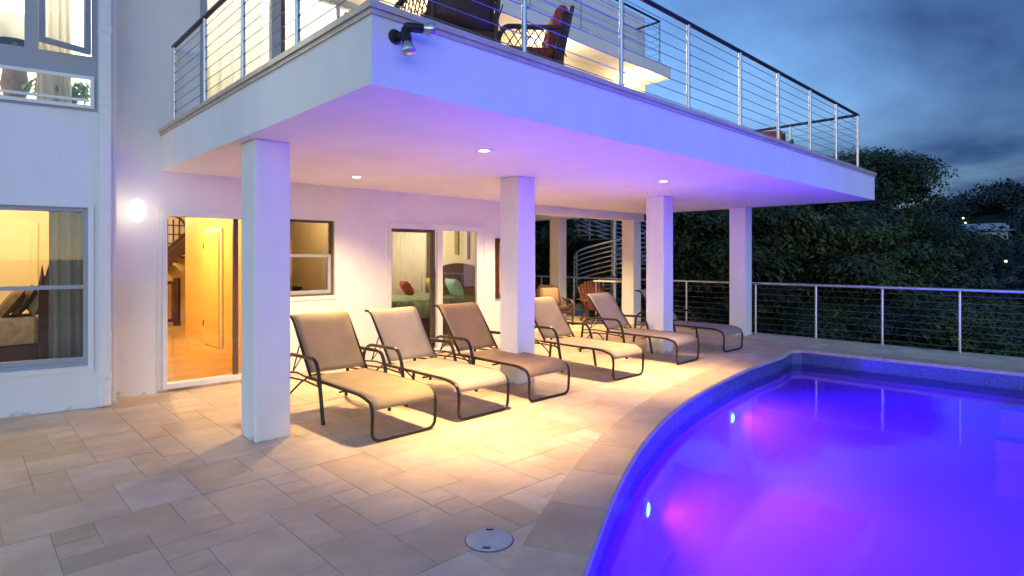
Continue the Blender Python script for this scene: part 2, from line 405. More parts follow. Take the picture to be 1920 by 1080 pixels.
# ------------------------------------------------------------------ mesh helpers
class MB:
    def __init__(self):
        self.v, self.f, self.uv = [], [], None
    def quad(self, a, b, c, d):
        i = len(self.v); self.v += [tuple(a), tuple(b), tuple(c), tuple(d)]; self.f.append((i, i+1, i+2, i+3)); return self
    def poly(self, pts):
        i = len(self.v); self.v += [tuple(p) for p in pts]; self.f.append(tuple(range(i, i+len(pts)))); return self
    def box(self, x0, x1, y0, y1, z0, z1, T=None, bev=0.0):
        if bev > 0:
            b = bev
            ring = lambda z, k: [(x0+k, y0+b, z), (x0+b, y0+k, z), (x1-b, y0+k, z), (x1-k, y0+b, z), (x1-k, y1-b, z), (x1-b, y1-k, z), (x0+b, y1-k, z), (x0+k, y1-b, z)]
            rs = [ring(z0, b*0.6), ring(z0+b, 0), ring(z1-b, 0), ring(z1, b*0.6)]
            i = len(self.v)
            for r in rs:
                self.v += [tuple(T @ Vector(p)) if T else p for p in r]
            self.f.append(tuple(i+7-k for k in range(8)))
            self.f.append(tuple(i+24+k for k in range(8)))
            for q in range(3):
                for k in range(8):
                    a = i+q*8+k; c = i+q*8+(k+1) % 8
                    self.f.append((a, c, c+8, a+8))
            return self
        p = [(x0,y0,z0),(x1,y0,z0),(x1,y1,z0),(x0,y1,z0),(x0,y0,z1),(x1,y0,z1),(x1,y1,z1),(x0,y1,z1)]
        if T: p = [tuple(T @ Vector(q)) for q in p]
        i = len(self.v); self.v += p
        for q in ((3,2,1,0),(4,5,6,7),(0,1,5,4),(1,2,6,5),(2,3,7,6),(3,0,4,7)):
            self.f.append(tuple(i+k for k in q))
        return self
    def tube(self, pts, r, n=8, fil=0.0, fs=4, closed=False, flat=1.0):
        P = [Vector(p) for p in pts]
        if fil > 0:
            Q = []
            L = len(P)
            for k in range(L):
                if not closed and k in (0, L-1):
                    Q.append(P[k]); continue
                a, b, c = P[k-1], P[k], P[(k+1) % L]
                d1, d2 = (a-b), (c-b)
                t = min(fil, d1.length*0.48, d2.length*0.48)
                s, e = b + d1.normalized()*t, b + d2.normalized()*t
                for j in range(fs+1):
                    u = j/fs
                    Q.append(s*(1-u)**2 + b*2*u*(1-u) + e*u*u)
            P = Q
        rr = r if isinstance(r, (list, tuple)) else [r]*len(P)
        L = len(P); base = len(self.v)
        up = None
        for k in range(L):
            if closed: t = P[(k+1) % L] - P[k-1]
            else: t = P[min(k+1, L-1)] - P[max(k-1, 0)]
            t = t.normalized() if t.length > 1e-9 else Vector((0,0,1))
            if up is None:
                up = Vector((0,0,1)) if abs(t.z) < 0.9 else Vector((0,1,0))
            s = t.cross(up)
            if s.length < 1e-6: s = t.orthogonal()
            s.normalize(); up = s.cross(t).normalized()
            for j in range(n):
                a = 2*PI*j/n
                self.v.append(tuple(P[k] + s*math.cos(a)*rr[k] + up*math.sin(a)*rr[k]*flat))
        for k in range(L if closed else L-1):
            for j in range(n):
                a = base+k*n+j; b = base+k*n+(j+1) % n
                k2 = (k+1) % L
                c = base+k2*n+(j+1) % n; d = base+k2*n+j
                self.f.append((a, b, c, d))
        if not closed:
            self.f.append(tuple(base+n-1-j for j in range(n)))
            self.f.append(tuple(base+(L-1)*n+j for j in range(n)))
        return self
    def lathe(self, prof, n=20, T=None, sx=1.0, sy=1.0):
        base = len(self.v)
        for (r, z) in prof:
            for j in range(n):
                a = 2*PI*j/n
                p = Vector((r*math.cos(a)*sx, r*math.sin(a)*sy, z))
                self.v.append(tuple(T @ p) if T else tuple(p))
        for k in range(len(prof)-1):
            for j in range(n):
                a = base+k*n+j; b = base+k*n+(j+1) % n
                self.f.append((a, b, b+n, a+n))
        self.f.append(tuple(base+n-1-j for j in range(n)))
        self.f.append(tuple(base+(len(prof)-1)*n+j for j in range(n)))
        return self
    def grid(self, rows):
        """rows: list of equally long point lists"""
        base = len(self.v); w = len(rows[0])
        for r in rows: self.v += [tuple(p) for p in r]
        for i in range(len(rows)-1):
            for j in range(w-1):
                a = base+i*w+j
                self.f.append((a, a+1, a+w+1, a+w))
        return self
    def build(self, name, m, parent=None, smooth=False, off=True, solid=0.0):
        me = bpy.data.meshes.new(name)
        vs = self.v
        if parent is not None and off:
            o = chain_loc(parent)
            vs = [(x-o[0], y-o[1], z-o[2]) for x, y, z in vs]
        me.from_pydata(vs, [], self.f)
        me.materials.append(m)
        if smooth:
            me.polygons.foreach_set('use_smooth', [True]*len(me.polygons))
            me.set_sharp_from_angle(angle=R(40))
        me.update()
        ob = bpy.data.objects.new(name, me)
        COL.objects.link(ob)
        if parent is not None: ob.parent = parent
        if solid:
            md = ob.modifiers.new('thickness', 'SOLIDIFY'); md.thickness = solid; md.offset = 0
        return ob

def chain_loc(o):
    t = Vector((0, 0, 0))
    while o is not None:
        t += o.location; o = o.parent
    return t

def tag(o, label=None, cat=None, group=None, kind=None):
    if label: o['label'] = label
    if cat: o['category'] = cat
    if group: o['group'] = group
    if kind: o['kind'] = kind
    return o

def empty(name, loc, label, cat, group=None, rz=0):
    o = bpy.data.objects.new(name, None)
    o.empty_display_size = 0.2
    COL.objects.link(o)
    o.location = loc; o.rotation_euler = (0, 0, rz)
    return tag(o, label, cat, group)

def children(o): return list(o.children)
def copy_tree(o, parent=None):
    c = o.copy(); COL.objects.link(c)
    if parent is not None: c.parent = parent
    for ch in children(o): copy_tree(ch, c)
    return c

def lamp(name, kind, loc, energy, col, size=0.05, rot=None, spot=None, blend=0.5, parent=None):
    d = bpy.data.lights.new(name, kind); d.energy = energy; d.color = col
    if kind in ('POINT', 'SPOT'): d.shadow_soft_size = size
    if kind == 'SPOT': d.spot_size = spot; d.spot_blend = blend
    if kind == 'AREA': d.size = size
    o = bpy.data.objects.new(name, d); COL.objects.link(o)
    if parent is not None:
        o.parent = parent; o.location = Vector(loc) - chain_loc(parent)
    else: o.location = loc
    if rot is not None: o.rotation_euler = rot
    return o

def look(direction):
    return Vector(direction).to_track_quat('-Z', 'Y').to_euler()

# wall with rectangular openings: p0 -> along dv, thickness towards nv
def wall(name, p0, dv, nv, length, z0, z1, thick, holes, m, parent):
    dv = Vector((*dv, 0)).normalized(); nv = Vector((*nv, 0)).normalized(); p0 = Vector((*p0, 0))
    us = sorted({0, length} | {h[0] for h in holes} | {h[1] for h in holes})
    zs = sorted({z0, z1} | {h[2] for h in holes} | {h[3] for h in holes})
    us = [u for u in us if 0 <= u <= length]; zs = [z for z in zs if z0 <= z <= z1]
    solid = {}
    for i in range(len(us)-1):
        for j in range(len(zs)-1):
            uc, zm = (us[i]+us[i+1])/2, (zs[j]+zs[j+1])/2
            solid[i, j] = not any(h[0] < uc < h[1] and h[2] < zm < h[3] for h in holes)
    P = lambda u, z, t: p0 + dv*u + nv*t + Vector((0, 0, z))
    b = MB()
    for (i, j), s in solid.items():
        if not s: continue
        a, c, d, e = us[i], us[i+1], zs[j], zs[j+1]
        b.quad(P(a,d,0), P(c,d,0), P(c,e,0), P(a,e,0))
        b.quad(P(c,d,thick), P(a,d,thick), P(a,e,thick), P(c,e,thick))
        if not solid.get((i-1, j)): b.quad(P(a,d,thick), P(a,d,0), P(a,e,0), P(a,e,thick))
        if not solid.get((i+1, j)): b.quad(P(c,d,0), P(c,d,thick), P(c,e,thick), P(c,e,0))
        if not solid.get((i, j-1)): b.quad(P(a,d,thick), P(c,d,thick), P(c,d,0), P(a,d,0))
        if not solid.get((i, j+1)): b.quad(P(a,e,0), P(c,e,0), P(c,e,thick), P(a,e,thick))
    return b.build(name, m, parent)

def frameT(p0, dv):
    """local (u, t, z) -> world for a wall whose outward face runs along dv; t grows into the house"""
    dv = Vector((*dv, 0)).normalized(); nv = Vector((-dv.y, dv.x, 0))
    return Matrix(((dv.x, nv.x, 0, p0[0]), (dv.y, nv.y, 0, p0[1]), (0, 0, 1, 0), (0, 0, 0, 1)))

def ring_frame(b, T, u0, u1, z0, z1, w, t0, t1, wb=None, wt=None):
    wb = w if wb is None else wb; wt = w if wt is None else wt
    b.box(u0, u0+w, t0, t1, z0, z1, T); b.box(u1-w, u1, t0, t1, z0, z1, T)
    b.box(u0+w, u1-w, t0+0.002, t1-0.002, z0, z0+wb, T); b.box(u0+w, u1-w, t0+0.002, t1-0.002, z1-wt, z1, T)
    return b

# ------------------------------------------------------------------ key measures (metres)
YF = 7.85                     # garden front of the house
XE = 11.93                    # far end of the deck
ZC = 2.62                     # porch ceiling
ZD = 3.06                     # upper deck floor
PED = [(2.27,1.88),(2.41,1.96),(2.78,2.16),(3.3,2.43),(4.0,2.75),(4.56,2.97),(5.28,3.21),(6.06,3.41),(6.99,3.57),(8.27,3.73),(9.67,3.80),(10.58,3.80)]
POOL = [(1.15,-4.2),(1.0,-2.0),(0.98,-0.6),(1.10,0.3),(1.38,0.95),(1.78,1.46)] + PED + [(10.62,2.2),(10.66,0.9),(10.7,-4.2)]

def smooth_poly(P, k):
    out = []
    n = len(P)
    for i in range(k):
        a, b, c, d = (Vector(P[max(i-1,0)]), Vector(P[i]), Vector(P[i+1]), Vector(P[min(i+2,n-1)]))
        for s in range(4):
            t = s/4
            out.append(tuple(0.5*((2*b) + (c-a)*t + (2*a-5*b+4*c-d)*t*t + (3*b-a-3*c+d)*t**3)))
    return out + [tuple(p) for p in P[k:]]
KC = len(POOL) - 4
POOLS = smooth_poly([Vector(p) for p in POOL], KC)   # curved side smoothed
POOLS = [(p[0], p[1]) for p in POOLS]

def offset_poly(P, d):
    """outwards (the pool outline runs clockwise seen from above, outside is on the left)"""
    o = []
    n = len(P)
    for i in range(n):
        a, b, c = Vector(P[i-1]), Vector(P[i]), Vector(P[(i+1) % n])
        d1, d2 = (b-a).normalized(), (c-b).normalized()
        n1, n2 = Vector((-d1.y, d1.x)), Vector((-d2.y, d2.x))
        m = (n1+n2)
        m = m / max(0.35, m.dot(n1)) if m.length > 1e-6 else n1
        o.append(tuple(b + m*d))
    return o
COP = 0.36
OUTER = offset_poly(POOLS, COP)
def inside(pt, P):
    x, y = pt; c = False
    for i in range(len(P)):
        (x1, y1), (x2, y2) = P[i-1], P[i]
        if (y1 > y) != (y2 > y) and x < (x2-x1)*(y-y1)/(y2-y1)+x1: c = not c
    return c
def clip_half(poly, p, nrm):
    o = []
    for i in range(len(poly)):
        a, b = Vector(poly[i-1]), Vector(poly[i])
        da, db = (a-p).dot(nrm), (b-p).dot(nrm)
        if (da >= 0) != (db >= 0): o.append(tuple(a + (b-a)*(da/(da-db))))
        if db >= 0: o.append(tuple(b))
    return o

# ------------------------------------------------------------------ terrain
def terrain_z(x, y):
    d = max(0.0, x-13.0)
    drop = -3.4 - 9.0*(1-math.exp(-d/16.0))
    rise = 0.0
    if x > 45:
        u = min(1.0, (x-45)/110.0); u = u*u*(3-2*u)
        ridge = 13.0 + 1.6*math.sin((y-14)*0.11+0.5) - 0.28*(y-12)
        rise = u*(ridge+10)
    return drop + rise
tb = MB()
xs = [-400,-120,-40,-12,12.3,13,15,18,22,27,33,40,48,56,66,78,92,108,126,146,170,220,320,600,1500]
ys = [-1500,-500,-250,-160,-120,-90,-70,-55,-42,-32,-24,-17,-11,-6,-2,2,6,10,14,19,25,32,40,50,65,80,100,130,170,250,500,1500]
tb.grid([[(x, y, (terrain_z(max(x,12.3), y) if x > 12.2 else -3.45)) for x in xs] for y in ys])
tag(tb.build('hillside', M['soil'], smooth=True), kind='structure')

# ------------------------------------------------------------------ terrace with stones
terr = MB()
# grout bed: sheet with the pool cut out, built as strips between the outer coping line and a far rectangle
def sheet_around(P, z, x0, x1, y1):
    b = MB()
    n = len(P)
    for i in range(n-1):
        a, c = P[i], P[i+1]
        def far(p, q):
            return p
    return b
x0b, x1b, y0b, y1b = -6.0, 12.34, -4.2, 15.0
OC = [p for p in OUTER]
yy = [p for p in OC if p[1] > -4.3]
pts_curve = OC[1:-1]
cx_, cy_ = 6.0, 0.0
def to_rect(p):
    d = Vector((p[0]-cx_, p[1]-cy_)); t = 1e9
    if d.x > 1e-6: t = min(t, (x1b-cx_)/d.x)
    if d.x < -1e-6: t = min(t, (x0b-cx_)/d.x)
    if d.y > 1e-6: t = min(t, (y1b-cy_)/d.y)
    if d.y < -1e-6: t = min(t, (y0b-cy_)/d.y)
    return (cx_+d.x*t, cy_+d.y*t)
loop_in = [(OC[0][0], -4.2)] + pts_curve + [(OC[-1][0], -4.2)]
for i in range(len(loop_in)-1):
    a, b = loop_in[i], loop_in[i+1]
    fa, fb = to_rect(a), to_rect(b)
    if i == 0: fa = (x0b, y0b)
    if i == len(loop_in)-2: fb = (x1b, y0b)
    pl = [(*a, -0.004), (*fa, -0.004)]
    for corner in ((x0b, y1b), (x1b, y1b)):
        if (fa[0] == x0b and fb[1] == y1b and corner[0] == x0b) or (fa[1] == y1b and fb[0] == x1b and corner[0] == x1b):
            pl.append((*corner, -0.004))
    pl += [(*fb, -0.004), (*b, -0.004)]
    terr.poly(pl[::-1])
# edge of the terrace slab above the slope
terr.box(12.24, 12.34, -4.2, 15.0, -3.6, -0.005)
terrace = terr.build('terrace', M['grout'])
tag(terrace, kind='structure')

U = 0.203
GX0, GY0 = -2.03, -1.4
NX, NY = int((12.30-GX0)/U), int((14.2-GY0)/U)
occ = np.zeros((NX, NY), bool)
rng = random.Random(11)
opts = [(3,2,5),(2,3,2),(2,2,5),(2,1,4),(1,2,2.0),(1,1,2.0),(3,3,0.5),(3,1,1.5)]
tiles = []
for j in range(NY):
    for i in range(NX):
        if occ[i, j]: continue
        cand = [o for o in opts if i+o[0] <= NX and j+o[1] <= NY and not occ[i:i+o[0], j:j+o[1]].any()]
        o = rng.choices(cand, [c[2] for c in cand])[0]
        occ[i:i+o[0], j:j+o[1]] = True
        tiles.append((GX0+i*U, GY0+j*U, o[0]*U, o[1]*U))
fwd = Vector((math.cos(R(46.2)), math.sin(R(46.2))))
rgt = Vector((math.sin(R(46.2)), -math.cos(R(46.2))))
OV = [Vector(p) for p in OUTER]
def nearest_seg(c):
    best = None
    for i in range(len(OV)-1):
        a, b = OV[i], OV[i+1]
        ab = b-a
        t = max(0, min(1, (c-a).dot(ab)/ab.length_squared))
        d = (c-(a+ab*t)).length
        if best is None or d < best[0]: best = (d, a, ab.normalized())
    return best
plist = []
G = 0.0015
for (x, y, w, h) in tiles:
    c = Vector((x+w/2, y+h/2))
    # under the house
    if y > YF+0.12 and x+w < 8.1: continue
    poly = [(x+G, y+G), (x+w-G, y+G), (x+w-G, y+h-G), (x+G, y+h-G)]
    d, a, tdir = nearest_seg(c)
    full = True
    if d < 0.7 or inside(tuple(c), OUTER):
        ins = inside(tuple(c), OUTER)
        if ins and d > 0.6: continue
        nrm = Vector((-tdir.y, tdir.x))
        p2 = clip_half(poly, a - nrm*0.12, nrm)   # runs on under the raised coping
        if len(p2) < 3: continue
        full = len(p2) == 4 and all((Vector(p2[k])-Vector(q)).length < 1e-5 for k, q in enumerate(poly)) or sorted(p2) == sorted(poly)
        poly = p2
        ar = abs(sum(poly[k-1][0]*poly[k][1]-poly[k][0]*poly[k-1][1] for k in range(len(poly))))/2
        if ar < 0.002: continue
    dep = c.dot(fwd); sx = c.dot(rgt)/max(dep, .1)
    vis = dep > 1.6 and abs(sx) < 0.98
    score = (w*h/dep**3) if vis else -1
    plist.append((score, poly, full, (x, y, w, h)))
plist.sort(key=lambda t: -t[0])
shared = {}
def tile_mesh(poly, z1):
    b = MB()
    n = len(poly)
    c = Vector((sum(p[0] for p in poly)/n, sum(p[1] for p in poly)/n))
    top = [tuple(Vector(p) + (c-Vector(p)).normalized()*0.0025) for p in poly]
    i = len(b.v)
    b.v += [(*p, -0.011) for p in poly] + [(*p, z1-0.0012) for p in poly] + [(*p, z1) for p in top]
    b.f.append(tuple(i+2*n+k for k in range(n)))
    for r in (0, 1):
        for k in range(n):
            a, e = i+r*n+k, i+r*n+(k+1) % n
            b.f.append((a, e, e+n, a+n))
    return b
mass = MB()
for k, (sc_, poly, full, (x, y, w, h)) in enumerate(plist):
    z = rng.uniform(-0.0012, 0.0012)
    if k < 262 and sc_ > 0:
        if full:
            key = (round(w, 3), round(h, 3))
            if key not in shared:
                b = tile_mesh([(G-w/2, G-h/2), (w/2-G, G-h/2), (w/2-G, h/2-G), (G-w/2, h/2-G)], 0.0)
                ob = b.build('paver', M['paver'], terrace); shared[key] = ob
            else:
                ob = shared[key].copy(); COL.objects.link(ob)
            ob.location = (x+w/2, y+h/2, z)
        else:
            tile_mesh(poly, z).build('paver', M['paver'], terrace)
    else:
        b = tile_mesh(poly, z); i = len(mass.v)
        mass.v += b.v; mass.f += [tuple(i+q for q in f) for f in b.f]
tag(mass.build('paver_field', M['paver'], terrace), kind='stuff')
# coping stones round the pool
acc = [0.0]
for i in range(1, len(POOLS)): acc.append(acc[-1] + (Vector(POOLS[i])-Vector(POOLS[i-1])).length)
INN = offset_poly(POOLS, -0.03)
def at_len(P, s):
    for i in range(1, len(acc)):
        if s <= acc[i] or i == len(acc)-1:
            t = (s-acc[i-1])/max(1e-6, acc[i]-acc[i-1]); t = min(1, max(0, t))
            a, b = Vector(P[i-1]), Vector(P[i]); return a+(b-a)*t
corner_s = acc[len(POOLS)-4]
s = 0.0
stops = [0.0]
while s < acc[-1]-0.3:
    step = rng.uniform(0.58, 0.64)
    nx_ = s+step
    if s < corner_s < nx_+0.3 and abs(corner_s-s) > 0.05: nx_ = corner_s
    s = min(nx_, acc[-1]); stops.append(s)
for a, b in zip(stops[:-1], stops[1:]):
    m = MB(); g = 0.0025
    ks = [a+g + (b-a-2*g)*k/4 for k in range(5)]
    lift = rng.uniform(0.0035, 0.006)
    pr = [(0.0, -0.045), (0.0, -0.010), (0.10, lift), (0.985, lift), (1.0, lift-0.003), (1.0, -0.045)]
    rows = []
    for q in ks:
        pi, po = at_len(INN, q), at_len(OUTER, q)
        rows.append([(*(pi+(po-pi)*u if u not in (0.10,) else pi+(po-pi)*0.03), z) for u, z in pr])
    m.grid(rows)
    m.poly(rows[0][::-1]); m.poly(rows[-1])
    m.build('coping_stone', M['coping'], terrace)

# ------------------------------------------------------------------ pool
pool = empty('swimming_pool', (6, 0, 0), 'curved swimming pool glowing violet beside the stone terrace', 'swimming pool')
WL = -0.24
def pool_strip(z0, z1, name, m, inset=0.0, uvs=False):
    P = offset_poly(POOLS, -inset) if inset else POOLS
    b = MB()
    n = len(P)
    uvl = []
    L = 0
    for i in range(n):
        a, c = P[i-1], P[i]
        d = (Vector(c)-Vector(a)).length
        b.quad((*a, z0), (*c, z0), (*c, z1), (*a, z1))
        uvl += [(L, z0), (L+d, z0), (L+d, z1), (L, z1)]; L += d
    ob = b.build(name, m, pool)
    if uvs:
        u = ob.data.uv_layers.new(name='UVMap')
        for k, q in enumerate(uvl): u.data[k].uv = q
    return ob
pool_strip(-0.36, -0.046, 'waterline_tile', M['mosaic'], 0.0, True)
pool_strip(-1.5, -0.36, 'pool_wall', M['plaster'])
MB().poly([(*p, -1.5) for p in POOLS[::-1]]).build('pool_floor', M['plaster'], pool)
# ring under the coping that closes the gap to the tile band
rb = MB()
for i in range(len(POOLS)):
    a, c = POOLS[i-1], POOLS[i]; a2, c2 = OUTER[i-1], OUTER[i]
    rb.quad((*a, -0.046), (*c, -0.046), (*c2, -0.046), (*a2, -0.046))
rb.build('coping_bed', M['grout'], pool)
stp = MB(); stp.box(10.22, 10.66, -1.6, 1.12, -1.49, -0.40); st2 = MB(); st2.box(9.80, 10.22, -1.6, 1.12, -1.49, -0.72)
stp.build('step', M['plaster'], pool); st2.build('step', M['plaster'], pool)
MB().box(10.205, 10.30, -1.6, 1.125, -0.45, -0.395).build('step_nosing', M['stepblue'], pool)
MB().box(9.785, 9.88, -1.6, 1.125, -0.77, -0.715).build('step_nosing', M['stepblue'], pool)
wp = [(p[0], p[1], WL) for p in POOLS]
wat = MB().poly(wp[::-1])
PI_ = offset_poly(POOLS, -0.004)
wat.v = [(p[0], p[1], WL) for p in PI_]
nw = len(PI_)
wat.v += [(p[0], p[1], -1.495) for p in PI_]
wat.f = [tuple(range(nw))[::-1], tuple(range(nw, 2*nw))] + [(i, (i+1) % nw, nw+(i+1) % nw, nw+i) for i in range(nw)]
wat = wat.build('water', M['water'])
wat.data.materials.append(M['waterside'])
for p in wat.data.polygons: p.material_index = 0 if p.index == 0 else 1
tag(wat, kind='structure')

def pool_light(i, px, py, nx, ny, z, energy, label):
    n = Vector((nx, ny, 0)).normalized()
    o = empty('pool_light', (px, py, z), label, 'pool light', 'lamps in the pool wall')
    q = Vector((n.x, n.y, 0)).to_track_quat('Z', 'Y').to_matrix().to_4x4()
    T = Matrix.Translation((px, py, z)) @ q
    MB().lathe([(0.085, -0.02), (0.095, 0.0), (0.09, 0.022), (0.066, 0.03)], 20, T).build('ring', M['white'], o, True)
    MB().lathe([(0.064, 0.026), (0.055, 0.036), (0.03, 0.042), (0.004, 0.044)], 20, T).build('lens', M['poolglow'], o, True)
    lamp('pool_lamp', 'SPOT', Vector((px, py, z)) + n*0.16, energy, (0.029, 0.003, 1.0), 0.12, look((n.x, n.y, -0.12)), R(158), 1.0, o)
PE = 1400
pool_light(0, 4.40, 2.90, 0.37, -0.93, -0.62, PE, 'pool lamp shining in the violet water nearest the round lid')
pool_light(1, 7.55, 3.63, 0.12, -0.99, -0.56, PE, 'farther pool lamp shining under the violet water below the loungers')
pool_light(2, 1.45, 1.02, 0.8, -0.6, -0.62, PE*0.9, 'unseen pool lamp added in the curved wall closest to the viewer')  # added lamp out of view, evens the violet glow and tints the ceiling

pool_light(3, 1.02, -1.7, 1, 0.05, -0.62, PE*0.42, 'unseen pool lamp added on the near wall behind the viewer')  # added behind the camera to even out the water's glow
pool_light(4, 10.68, -2.9, -1, 0.15, -0.62, PE*1.1, 'unseen pool lamp added on the far wall beyond the steps')  # another added lamp outside the view, fills the glow from the far end
# ------------------------------------------------------------------ house
house = empty('house', (6, 9, 0), 'white stucco villa with a cantilevered upper deck on square columns', 'house')
BA = R(-11.6)
BD = (math.cos(BA), math.sin(BA)); BN = (-BD[1], BD[0])
BC = (1.25, 7.51)                         # corner of the angled wing
BL = 3.4
BP0 = (BC[0]-BD[0]*BL, BC[1]-BD[1]*BL)
def bu(s): return BL + s                  # s counted from the corner as measured
wall('wall', (1.28, YF), (1, 0), (0, 1), 8.15-1.28, 0, ZC+0.3, 0.2,
     [(1.79-1.28, 3.30-1.28-0.12, 0.0, 2.14), (3.26-1.28, 3.98-1.28, 1.05, 2.12), (4.86-1.28, 6.87-1.28, 0.0, 2.15)], M['wall'], house)
wall('wall', (1.28, YF), (1, 0), (0, 1), XE-1.28, ZC+0.3, 7.2, 0.2, [(2.2-1.28, 4.75-1.28, ZD+0.02, 5.35)], M['wall'], house)
wall('wall', BP0, BD, BN, BL, 0, 7.2, 0.2,
     [(bu(-2.2), bu(-0.22), 0.45, 2.12), (bu(-2.6), bu(-0.14), 3.14, 6.2)], M['wall'], house)
# return between the wing and the garden front, side and back walls
e1 = Vector((*BC, 0)); 
wall('wall', (1.28, 7.52), (0, 1), (-1, 0), 0.33, 0, 7.2, 0.03, [], M['wall'], house)
wall('wall', (8.15, YF+0.2), (0, 1), (-1, 0), 6.2, 0, ZC+0.3, 0.2, [], M['wall'], house)
wall('wall', (XE, YF+0.2), (0, 1), (-1, 0), 6.2, ZC+0.3, 7.2, 0.2, [], M['wall'], house)
wall('wall', (-2.6, 16.2), (1, 0), (0, 1), XE+2.6, 0, 7.2, 0.2, [], M['wall'], house)
wall('wall', (BP0[0], BP0[1]), (0, 1), (1, 0), 8.1, 0, 7.2, 0.2, [], M['wall'], house)
# inner partitions, floors and ceilings
MB().box(1.30, 1.42, YF+0.2, 13.0, 0, 3.0).build('partition', M['amber'], house)
MB().box(3.36, 3.44, YF+0.2, 12.94, 0, 3.0).build('partition', M['amber'], house)
MB().box(4.70, 4.80, YF+0.2, 13.0, 0, 3.0).build('partition', M['cream'], house)
MB().box(7.90, 7.95, YF+0.2, 13.0, 0, 3.0).build('partition', M['cream'], house)
MB().box(4.80, 7.90, 12.5, 12.6, 0, 3.0).build('partition', M['cream'], house)
MB().box(3.44, 4.70, 11.2, 11.3, 0, 3.0).build('partition', M['brownwall'], house)
MB().box(-2.0, 1.30, 11.8, 11.9, 0, 3.0).build('partition', M['cream'], house)
MB().box(1.42, 4.7, 16.0, 16.1, 0, 3.0).build('partition', M['amber'], house)
MB().box(1.28, 8.14, YF+0.02, 16.1, -0.01, 0.02).build('room_floor', M['woodfloor'], house)
MB().box(-2.4, 1.27, 8.25, 12, -0.01, 0.02).build('room_floor', M['woodfloor'], house)
MB().box(-2.4, XE-0.22, YF+0.2, 16.1, 2.72, 3.08).build('room_ceiling', M['white'], house)
# upper rooms
MB().box(1.5, XE-0.22, 12.0, 12.1, 3.09, 6.9).build('partition', M['cream'], house)
MB().box(-2.2, 1.5, 11.6, 11.7, 3.09, 6.9).build('partition', M['cream'], house)
MB().box(1.42, 1.50, YF+0.22, 12.0, 3.09, 6.9).build('partition', M['white'], house)
MB().box(-2.4, XE-0.22, YF+0.21, 16.0, 5.85, 6.0).build('room_ceiling', M['white'], house)
MB().box(-2.7, XE+0.0, YF+0.0, 16.4, 7.2, 7.3).build('roof', M['wall'], house)

# deck slab and its ends
MB().box(1.78, XE, 3.05, YF-0.001, ZC, ZD-0.02).build('deck_slab', M['wall'], house)
MB().box(8.16, XE, YF+0.0, 14.2, ZC, ZC+0.28).build('deck_slab', M['wall'], house)
# stone edge in two steps
eb = MB()
for (o_, z0, z1) in ((0.014, ZD-0.028, ZD+0.002), (0.028, ZD+0.004, ZD+0.045)):
    eb.box(1.78-o_, XE+o_, 3.05-o_, 3.55, z0, z1)
    eb.box(1.78-o_, 2.30, 3.551, YF-0.002, z0, z1)
    eb.box(XE-0.5, XE+o_, 3.551, YF-0.002, z0, z1)
eb.build('deck_edge', M['edge'], house)
MB().box(2.30, XE-0.5, 3.551, YF-0.002, ZD-0.01, ZD+0.03).build('deck_floor', M['paver'], house)
# edge beam that carries the porch ceiling along the garden front beyond the house corner
MB().box(8.16, XE-0.02, YF+0.02, YF+0.26, ZC-0.17, ZC-0.001).build('beam', M['wall'], house)
# upper balcony
MB().box(1.28, XE, 7.16, YF-0.001, 5.70, 5.97).build('balcony_slab', M['wall'], house)
# columns
def column(x, y, w=0.31, d=0.34):
    b = MB(); b.box(x, x+w, y, y+d, 0.0, ZC-0.001, None, 0.012)
    return b.build('column', M['wall'], house)
for x, y in ((1.87, 5.13), (5.11, 5.22), (8.50, 5.24)): column(x, y)
column(11.59, 5.26); column(11.60, 7.95); column(11.66, 10.35)

# downpipe at the wing's corner
Tb = frameT(BP0, BD)
dp = empty('downpipe', (*BC, 0), 'white square downpipe running up the corner beside the wall lamp', 'downpipe')
b = MB(); b.box(BL-0.115, BL-0.015, -0.075, -0.002, 0.02, 7.1, Tb, 0.012); b.build('pipe', M['white'], dp)
for z in (0.30, 3.2, 3.98):
    b = MB(); b.box(BL-0.121, BL-0.009, -0.081, -0.001, z, z+0.07, Tb, 0.01); b.build('collar', M['white'], dp)

# ---- windows and doors
def pane(parent, T, u0, u1, z0, z1, t, m='glass'):
    b = MB(); b.box(u0, u1, t-0.003, t+0.003, z0, z1, T); return b.build('pane', M[m], parent)
# wing: lower window
b = MB(); ring_frame(b, Tb, bu(-2.2), bu(-0.22), 0.45, 2.12, 0.045, 0.02, 0.10)
w1 = b.build('window', M['bluegrey'], house)
b = MB(); b.box(bu(-2.155), bu(-0.265), 0.03, 0.075, 1.265, 1.305, Tb); b.build('sash', M['bluegrey'], w1)
b = MB(); b.box(bu(-2.155), bu(-0.265), 0.028, 0.08, 0.497, 0.545, Tb); b.build('sash', M['bluegrey'], w1)
pane(w1, Tb, bu(-2.155), bu(-0.265), 0.545, 1.265, 0.05); pane(w1, Tb, bu(-2.155), bu(-0.265), 1.305, 2.07, 0.05)
b = MB(); ring_frame(b, Tb, bu(-2.27), bu(-0.17), 0.40, 2.17, 0.048, -0.02, 0.018); b.build('trim', M['white'], w1)
